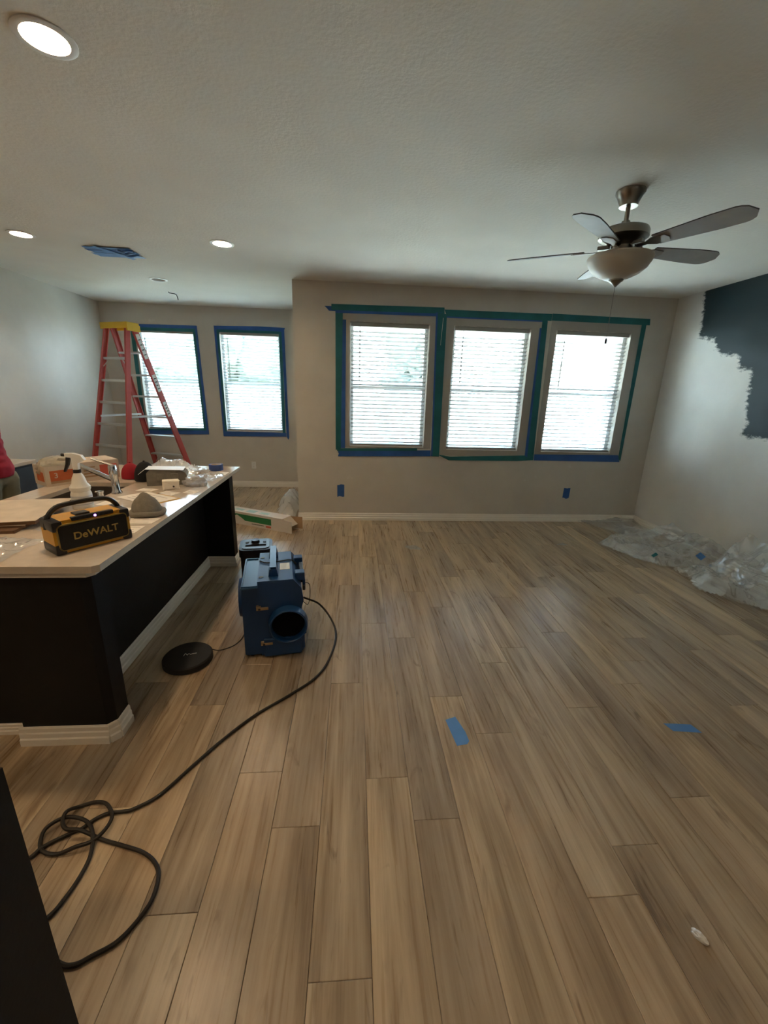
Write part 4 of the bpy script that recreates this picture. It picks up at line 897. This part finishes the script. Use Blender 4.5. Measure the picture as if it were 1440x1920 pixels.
# power cord
CA = [(-0.31, 2.62), (-0.236, 2.70), (-0.143, 2.597), (-0.106, 2.418), (-0.144, 2.164), (-0.211, 2.011), (-0.341, 1.874), (-0.482, 1.746), (-0.597, 1.601), (-0.69, 1.456), (-0.769, 1.329), (-0.845, 1.273), (-0.881, 1.265), (-0.929, 1.261), (-0.967, 1.24), (-0.996, 1.206), (-1.036, 1.184), (-1.092, 1.146), (-1.114, 1.108)]
CB = [(-0.935, 0.93), (-0.913, 0.982), (-0.904, 1.045), (-0.909, 1.108), (-0.932, 1.167), (-0.979, 1.218), (-1.041, 1.24), (-1.087, 1.236), (-1.117, 1.2), (-1.109, 1.158), (-1.074, 1.128), (-1.023, 1.12), (-0.974, 1.131), (-0.926, 1.149), (-0.902, 1.189), (-0.905, 1.24), (-0.951, 1.289), (-1.007, 1.309), (-1.055, 1.294), (-1.075, 1.255), (-1.065, 1.216), (-1.032, 1.187), (-0.981, 1.181), (-0.899, 1.162), (-0.815, 1.137), (-0.732, 1.11), (-0.675, 1.074), (-0.645, 1.031), (-0.636, 0.963), (-0.656, 0.906), (-0.691, 0.859), (-0.742, 0.832), (-0.779, 0.815), (-0.823, 0.82)]
CR_ = .0068; pts = []
ZA = {0: .18, 1: .10, 2: .03}
for i, (x, y) in enumerate(CA): pts.append((x, y, ZA.get(i, CR_ + .001)))
pts[0] = (-.335, 2.60, .21)
pts += [(-1.20, 1.02, CR_), (-1.24, .93, CR_), (-1.15, .86, CR_), (-1.02, .87, CR_)]
for i, (x, y) in enumerate(CB):
    z = CR_ + .001
    if i in (4, 5, 6, 7, 8): z += .014
    if 12 <= i <= 16: z += .012
    if 19 <= i <= 22: z += .026
    pts.append((x, y, z))
pts += [(-.90, .86, CR_)]
bm = bmn(); tube(bm, pts, CR_, 8, 6)
tag(obj('power_cord', bm, mat('cord_rubber', (.016, .013, .010), .6), None, True), 'long black power cord looping across the floor from the blue blower', 'cord')

# round black filter cap
t = thing('round_cap', 'flat round black cap with white logo lying on the floor left of the blower', 'cap', (-.985, 2.205, 0), math.radians(20))
bm = bmn(); lathe(bm, [(0, 0), (.132, 0), (.140, .006), (.140, .036), (.133, .043), (.05, .045), (0, .046)], 44); obj('disc', bm, BLKM, t, True)
for k in range(3):
    bm = bmn(); tube(bm, [(-.022 + k * .018, -.008, .0465), (-.012 + k * .018, .012 - k * .008, .0467), (-.004 + k * .018, -.002, .0465)], .0016, 6); obj('logo_mark', bm, WHITE, t)
bm = bmn(); box(bm, (.02, -.006, .0455), (.05, -.002, .0470)); obj('logo_mark', bm, WHITE, t)
bm = bmn(); M_ = Matrix.Rotation(math.radians(-20), 4, 'Z')
tube(bm, [M_ @ Vector(q) for q in ((.125, .06, .038), (.15, .085, .012), (.19, .11, .006), (.235, .155, .004), (.262, .23, .006), (.268, .30, .02))], .0028, 6); obj('tether', bm, BLKM, t, True)

# black appliance behind the blower
t = thing('floor_appliance', 'tall black box-shaped appliance with dial on top, behind the blue blower', 'appliance', (-.735, 3.0, 0), math.radians(10))
bm = bmn(); prism(bm, rrect(.112, .115, .045, 6), .012, .40); prism(bm, rrect(.120, .122, .05, 6), .39, .45); b_ = obj('appliance_body', bm, BLK, t)
bm = bmn(); prism(bm, rrect(.098, .10, .04, 6), .4502, .456); tp = obj('control_top', bm, mat('dark_grey_plastic', (.03, .03, .032), .35), t)
bm = bmn(); cyl(bm, (-.005, .035, .456), (-.005, .035, .476), .032, .028, 24); obj('dial', bm, BLK, tp, True)
for x in (-.065, .062):
    bm = bmn(); box(bm, (x - .012, .02, .456), (x + .012, .055, .462), .002); obj('button', bm, BLK, tp)
bm = bmn(); box(bm, (-.075, -.055, .4558), (.075, -.015, .4572), .0005); obj('handle_slot', bm, DARK, tp)
for x in (-.08, .08):
    for y in (-.08, .08):
        bm = bmn(); cyl(bm, (x, y, 0), (x, y, .014), .014, n=10); obj('foot', bm, BLKM, t)

# long printed carton on the floor
ang = math.atan2(-.349, .657)
t = thing('long_carton', 'long white and green printed carton with open end on the floor', 'carton', (-.808, 4.567, 0), ang)
LX, LY, LZ, k_ = 1.0, .165, .155, .004
bm = bmn()
for p, q in (((-LX, 0, 0), (0, LY, k_)), ((-LX, 0, k_), (0, k_, LZ)), ((-LX, LY - k_, k_), (0, LY, LZ)), ((-LX, k_, k_), (-LX + k_, LY - k_, LZ)), ((-LX, 0, LZ), (0, LY, LZ + k_))): box(bm, p, q)
obj('carton_body', bm, CARDW, t)
bm = bmn(); prism(bm, [(-LX + .02, .075), (-LX + .02, .13), (-.16, .13), (-.16, .055), (-.55, .055), (-.60, .085), (-.67, .118), (-.77, .072)], -.001, -.0003, Matrix.Rotation(PI / 2, 4, 'X') @ Matrix.Scale(-1, 4, (0, 0, 1))); gp = obj('green_panel', bm, GREEN, t)
text_mesh('9 ft', .030, .0002, 'lettering', CARDW, t, Matrix.Translation((-.21, -.0016, .075)) @ Matrix.Rotation(PI / 2, 4, 'X')) if False else None
bm = bmn(); box(bm, (-.45, -.001, .028), (-.27, -.0003, .036)); obj('print_line', bm, INK, t)
bm = bmn(); box(bm, (-.24, -.001, .018), (-.165, -.0003, .040)); obj('red_badge', bm, REDINK, t)
for k in range(4):
    bm = bmn(); box(bm, (-.95 + k * .19, .03 + .02 * (k % 2), LZ + k_), (-.82 + k * .19, .12 - .015 * (k % 2), LZ + k_ + .0006)); obj('top_print', bm, mat('pale_teal_print', (.35, .55, .55), .6), t)
bm = bmn(); box(bm, (0, 0, k_), (.14, .004, LZ - .006), 0, Matrix.Translation((0, 0, 0)) @ Matrix.Rotation(math.radians(-6), 4, 'Z')); fl = obj('end_flap', bm, CARDW, t)
bm = bmn(); box(bm, (0, 0, 0), (.004, .004, .004)); bm.free()
bm = bmn(); box(bm, (0, -.004, k_), (.14, 0, LZ - .006), 0, Matrix.Translation((0, LY, 0)) @ Matrix.Rotation(math.radians(18), 4, 'Z')); obj('end_flap', bm, CARD, t)
bm = bmn(); box(bm, (0, .01, 0), (.13, LY - .01, .004), 0, Matrix.Translation((0, 0, LZ)) @ Matrix.Rotation(math.radians(40), 4, 'Y')); obj('end_flap', bm, CARDL, t)
bm = bmn(); box(bm, (0, .01, 0), (.12, LY - .01, .004), 0, Matrix.Translation((0, 0, .003)) @ Matrix.Rotation(math.radians(-1), 4, 'Y')); obj('end_flap', bm, CARD, t)
bm = bmn(); box(bm, (-.006, .005, .005), (-.002, LY - .005, LZ - .002)); obj('dark_inner', bm, CARD, t)

# ------------------------------------------------------------------ plastic film on the floor
crumple('film_bundle', 'bundle of milky plastic film at the foot of the projecting wall corner', 'plastic film', [(-.72, 5.08), (-.90, 5.12), (-1.0, 5.30), (-1.06, 5.7), (-.98, 6.0), (-.72, 6.05)], lambda x, y: .24 * math.exp(-((y - 5.5) / .35) ** 2) * min(1, max(0, (x + 1.06) / .22)), 41, .022, .06, grp='plastic film on the floor', sc_=6, m=film_mat('milky_film', .32, (.84, .87, .88), .12, .4))
crumple('plastic_sheet', 'flat clear plastic sheet in the far right corner of the room', 'plastic sheet', [(2.98, 5.03), (3.05, 4.90), (3.20, 4.62), (3.26, 4.46), (3.5, 4.36), (3.765, 4.34), (3.765, 5.03)], lambda x, y: .03 + .10 * max(0, (y - 4.85) / .2) * (x - 2.9), 42, .018, .035, grp='plastic film on the floor', sc_=2.8, layers=2)
crumple('plastic_sheet', 'loose clear plastic sheet reaching out over the floor towards the windows', 'plastic sheet', [(2.76, 4.20), (2.84, 3.98), (2.92, 3.74), (3.04, 3.52), (3.3, 3.49), (3.765, 3.49), (3.765, 4.34), (3.30, 4.40), (3.02, 4.36)], lambda x, y: .04 + .20 * max(0, (x - 3.35) / .42), 43, .016, .055, grp='plastic film on the floor', sc_=2.6, layers=2)
crumple('plastic_sheet', 'large crumpled heap of clear plastic sheeting against the right wall', 'plastic sheet', [(3.05, 3.44), (3.12, 3.32), (2.99, 3.03), (3.10, 2.85), (3.28, 2.66), (3.35, 2.3), (3.4, 1.9), (3.765, 1.8), (3.765, 3.44), (3.3, 3.44)], lambda x, y: .06 + .42 * max(0, (x - 3.30) / .47) ** 1.2 * (1 if y < 3.3 else max(.2, 1 - (y - 3.3) * 1.6)), 44, .016, .08, grp='plastic film on the floor', sc_=2.4, layers=2)
def floor_tape(label, pts, z, m=BLUE_L):
    bm = bmn(); prism(bm, pts, z, z + .0006); tag(obj('tape_piece', bm, m), label, 'tape', 'blue tape pieces')
floor_tape('bright blue tape piece stuck along a floor plank near the middle', [(.479, 1.681), (.535, 1.700), (.562, 1.60), (.566, 1.545), (.552, 1.528), (.500, 1.520)], .0004)
floor_tape('bright blue tape piece stuck across the floor planks on the right', [(1.602, 1.612), (1.668, 1.607), (1.742, 1.598), (1.757, 1.545), (1.69, 1.553), (1.618, 1.562)], .0004)
def film_tape(label, x, y, z, w_, h_, rz, m):
    bm = bmn(); box(bm, (-w_ / 2, -h_ / 2, 0), (w_ / 2, h_ / 2, .0008)); ob = obj('tape_piece', bm, m); ob.location = (x, y, z); ob.rotation_euler = (math.radians(35), math.radians(-25), rz); tag(ob, label, 'tape', 'tape on the plastic sheet')
film_tape('blue tape scrap caught on the heap of clear plastic sheeting', 3.33, 3.43, .17, .07, .06, .3, BLUE_L)
film_tape('dark teal tape scrap on the edge of the loose plastic sheet', 3.02, 3.62, .105, .06, .03, .2, TEAL)
crumple('film_scrap', 'small scrap of clear film lying on the floor below the windows', 'plastic film', [(.55, 4.10), (.60, 4.02), (.70, 4.00), (.745, 4.04), (.70, 4.13), (.60, 4.15)], lambda x, y: .004, 51, .010, .022, grp='scraps on the floor', sc_=14, m=MATS['shiny_wrap'])
crumple('film_scrap', 'tiny scrap of film on the floor left of the plastic sheet', 'plastic film', [(2.28, 4.18), (2.34, 4.13), (2.42, 4.17), (2.38, 4.24)], lambda x, y: .004, 52, .010, .02, grp='scraps on the floor', sc_=18, m=MATS['shiny_wrap'])
lump('foam_crumb', 'tiny crumb of white foam on the planks at lower right', 'crumb', (1.082, .775, .0), (.010, .020, .012), 3, WHITE, 'scraps on the floor', amp=.25, sub=3, rz=.5)

# ------------------------------------------------------------------ black half wall beside the camera
bm = bmn(); box(bm, (-1.6, -1.2, 0), (-.56, .56, 1.0)); struct('wall_half', bm, BLACKP)

# ------------------------------------------------------------------ person
def blob(name, caps, m, parent, vox, it=6):
    """one continuous surface: tapered capsules fused by a voxel remesh, then relaxed; cap = (p0, r0, p1, r1, y-scale)"""
    bm = bmn()
    for p0, r0, p1, r1, ys_ in caps:
        p0 = Vector(p0); p1 = Vector(p1); N = 6; L_ = (p1 - p0).length
        k = max(2, int(L_ / (min(r0, r1) * .55)) + 1)
        for i in range(k):
            u = i / (k - 1); c = p0.lerp(p1, u); rr = r0 + (r1 - r0) * u
            bmesh.ops.create_icosphere(bm, subdivisions=2, radius=rr, matrix=Matrix.Translation(c) @ Matrix.Diagonal((1, ys_, 1, 1)))
    me = bpy.data.meshes.new(name); bm.to_mesh(me); bm.free(); ob = bpy.data.objects.new(name, me); COL.objects.link(ob)
    md = ob.modifiers.new('r', 'REMESH'); md.mode = 'VOXEL'; md.voxel_size = vox; md.use_smooth_shade = True
    s2 = ob.modifiers.new('s', 'SMOOTH'); s2.factor = .5; s2.iterations = it
    dg = bpy.context.evaluated_depsgraph_get(); dg.update()
    nm = bpy.data.meshes.new_from_object(ob.evaluated_get(dg)); nm.name = name; bpy.data.objects.remove(ob)
    nm.materials.clear(); nm.materials.append(m); nm.polygons.foreach_set('use_smooth', [True] * len(nm.polygons))
    r_ = bpy.data.objects.new(name, nm); COL.objects.link(r_); r_.parent = parent; return r_
# local frame: origin on the floor, +x is the back of the figure (it faces -x, the left wall)
pt = thing('person', 'person in red shirt and khaki trousers at the left counter, partly out of frame', 'person', (-2.68, 3.2, 0))
B = [((0, 0, .93), .095, (-.01, 0, 1.08), .088, 1.35), ((-.01, 0, 1.08), .088, (-.045, 0, 1.34), .098, 1.45), ((-.06, 0, 1.40), .05, (-.085, 0, 1.50), .048, 1.0), ((-.10, 0, 1.55), .066, (-.11, 0, 1.64), .088, .9), ((-.19, 0, 1.60), .012, (-.212, 0, 1.575), .014, 1.0), ((-.15, 0, 1.535), .045, (-.16, 0, 1.53), .04, 1.0)]
for s in (-1, 1):
    B += [((-.05, s * .10, 1.385), .055, (-.065, s * .17, 1.365), .056, 1), ((-.065, s * .175, 1.36), .052, (-.12, s * .215, 1.09), .042, 1), ((-.12, s * .215, 1.09), .040, (-.32, s * .17, .99), .027, 1), ((-.34, s * .165, .975), .024, (-.40, s * .155, .962), .022, 1.5),
          ((-.10, s * .078, 1.60), .016, (-.10, s * .080, 1.615), .018, .6), ((0, s * .085, .88), .088, (-.025, s * .10, .48), .055, 1), ((-.025, s * .10, .48), .054, (.01, s * .105, .09), .038, 1), ((.0, s * .108, .05), .036, (-.14, s * .115, .036), .028, 1.2)]
    for dy, L_ in ((-.030, .070), (-.010, .084), (.011, .080), (.031, .062)):
        B += [((-.405, s * .155 + dy, .960), .0095, (-.42 - L_ * .55, s * .155 + dy * 1.1, .952), .0088, 1), ((-.42 - L_ * .55, s * .155 + dy * 1.1, .952), .0088, (-.42 - L_, s * .155 + dy * 1.15, .932), .0078, 1)]
    B += [((-.365, s * .125, .962), .012, (-.395, s * .100, .950), .0105, 1), ((-.395, s * .100, .950), .0105, (-.425, s * .092, .940), .009, 1)]
blob('body', B, SKIN, pt, .0065, 4)
S_ = [((.002, 0, .985), .118, (-.008, 0, 1.08), .104, 1.32), ((-.008, 0, 1.08), .104, (-.045, 0, 1.34), .112, 1.42), ((-.06, 0, 1.40), .075, (-.078, 0, 1.435), .066, 1.1)]
for s in (-1, 1): S_ += [((-.05, s * .10, 1.385), .070, (-.065, s * .17, 1.365), .070, 1), ((-.065, s * .175, 1.36), .066, (-.115, s * .213, 1.12), .060, 1)]
S_ += [((.004, 0, .955), .122, (.004, 0, .985), .120, 1.32)]
sh_ = blob('shirt', S_, REDF, pt, .010, 5)
# creases in the shirt cloth and a clean hem
for v in sh_.data.vertices:
    n_ = v.normal; f = noise.noise(Vector((v.co.x * 7, v.co.y * 7, v.co.z * 26))) + .6 * noise.noise(v.co * 30)
    v.co += n_ * .006 * f
    if v.co.z < .905: v.co.z = .905 + (v.co.z - .905) * .15
P_ = [((0, 0, .90), .104, (0, 0, .96), .100, 1.34)]
for s in (-1, 1): P_ += [((.004, s * .085, .87), .104, (-.025, s * .10, .48), .075, 1), ((-.025, s * .10, .48), .074, (.012, s * .105, .10), .062, 1)]
blob('trousers', P_, KHAKI, pt, .011, 5)
for s in (-1, 1):
    bm = bmn(); box(bm, (-.19, s * .108 - .048, 0), (.07, s * .108 + .048, .085), .030, seg=3); obj('shoe', bm, BLKM, pt, True)
    bm = bmn(); bmesh.ops.create_uvsphere(bm, u_segments=10, v_segments=8, radius=.011, matrix=Matrix.Translation((-.196, s * .034, 1.618))); obj('eye', bm, INK, pt, True)
bm = bmn(); bmesh.ops.create_icosphere(bm, subdivisions=3, radius=1)
for v in bm.verts: v.co = Vector((v.co.x * .105 - .098, v.co.y * .098, v.co.z * .10 + 1.645))
bmesh.ops.delete(bm, geom=[v for v in bm.verts if v.co.z < 1.57 or (v.co.x < -.155 and v.co.z < 1.665)], context='VERTS'); obj('hair', bm, HAIR, pt, True)
bm = bmn(); box(bm, (-.208, -.022, 1.556), (-.188, .022, 1.563), .003); obj('mouth', bm, mat('lips', (.32, .12, .10), .5), pt)

# ------------------------------------------------------------------ outside
bm = bmn(); slab(bm, [(-40, -40), (40, -40), (40, 60), (-40, 60)], [[(XL - .13, YN - .13), (XR + .13, YN - .13), (XR + .13, YB + .16), (XC + .13, YB + .16), (XC + .13, YA + .16), (XL - .13, YA + .16)]], -.30, -.25); struct('ground', bm, GRASS)
bm = bmn(); box(bm, (XC + .2, YB + .2, -.25), (12, YA + 2.2, -.235)); struct('bounce_patio', bm, mat('pale_concrete', (.52, .50, .44), .9, var=.08))  # pale paving added to throw daylight up onto the ceiling by the windows
t = thing('garden_fence', 'tall wooden board fence seen through the window blinds', 'fence', (0, 15, -.25))
me_f = None
for k in range(110):
    if me_f is None:
        bm = bmn(); box(bm, (-.068, 0, 0), (.068, .02, 1.8)); ob = obj('board', bm, FENCE, t); me_f = ob.data
    else: ob = bpy.data.objects.new('board', me_f); COL.objects.link(ob); ob.parent = t
    ob.location = (-9.5 + k * .142, 0, 0)
for z in (.35, 1.45):
    bm = bmn(); box(bm, (-9.6, .02, z), (6.2, .06, z + .09)); obj('fence_rail', bm, FENCE, t)
t = thing('neighbour_house', 'pale house with dark roof seen through the rightmost window', 'house', (9.5, 13, -.25))
bm = bmn(); box(bm, (-3.0, 0, 0), (6, 7, 2.9)); obj('house_wall', bm, HOUSE, t)
bm = bmn(); frontprism(bm, [(-3.5, 2.8), (6.5, 2.8), (1.5, 5.6)], -.5, 7.5, 0); obj('house_roof', bm, ROOF, t)
bm = bmn(); box(bm, (-1.6, -.03, 1.0), (-.6, .0, 2.3)); wn = obj('house_window', bm, VINYL, t)
bm = bmn(); box(bm, (-1.54, -.035, 1.06), (-.66, -.03, 2.24)); obj('pane', bm, mat('dark_pane', (.05, .06, .07), .1), wn)
def tree(label, x, y, h, r, seed):
    t = thing('garden_tree', label, 'tree', (x, y, -.25), 0, 'trees beyond the fence')
    bm = bmn(); tube(bm, [(0, 0, 0), (.1, 0, h * .3), (0, .1, h * .6)], lambda u: .18 - .08 * u, 8, 4); obj('trunk', bm, BARK, t, True)
    bm = bmn(); rn = random.Random(seed)
    for k in range(9):
        c = Vector((rn.uniform(-r, r) * .7, rn.uniform(-r, r) * .5, h * .62 + rn.uniform(-.25, .35) * h)); rr = r * rn.uniform(.38, .6)
        s0 = len(bm.verts); q = bmesh.ops.create_icosphere(bm, subdivisions=3, radius=1)
        for v in q['verts']: n_ = v.co.copy(); v.co = c + n_ * rr * (1 + .35 * noise.noise(n_ * 3.5 + c) + .15 * noise.noise(n_ * 9 + c))
    obj('crown', bm, LEAF, t)
tree('leafy garden tree left of the far windows beyond the fence', -10.2, 19.5, 4.6, 1.8, 1)
tree('leafy garden tree behind the far windows beyond the fence', -5.2, 17.5, 4.6, 2.4, 2)
tree('leafy garden tree behind the middle window beyond the fence', 3.0, 22, 4.2, 1.8, 3)
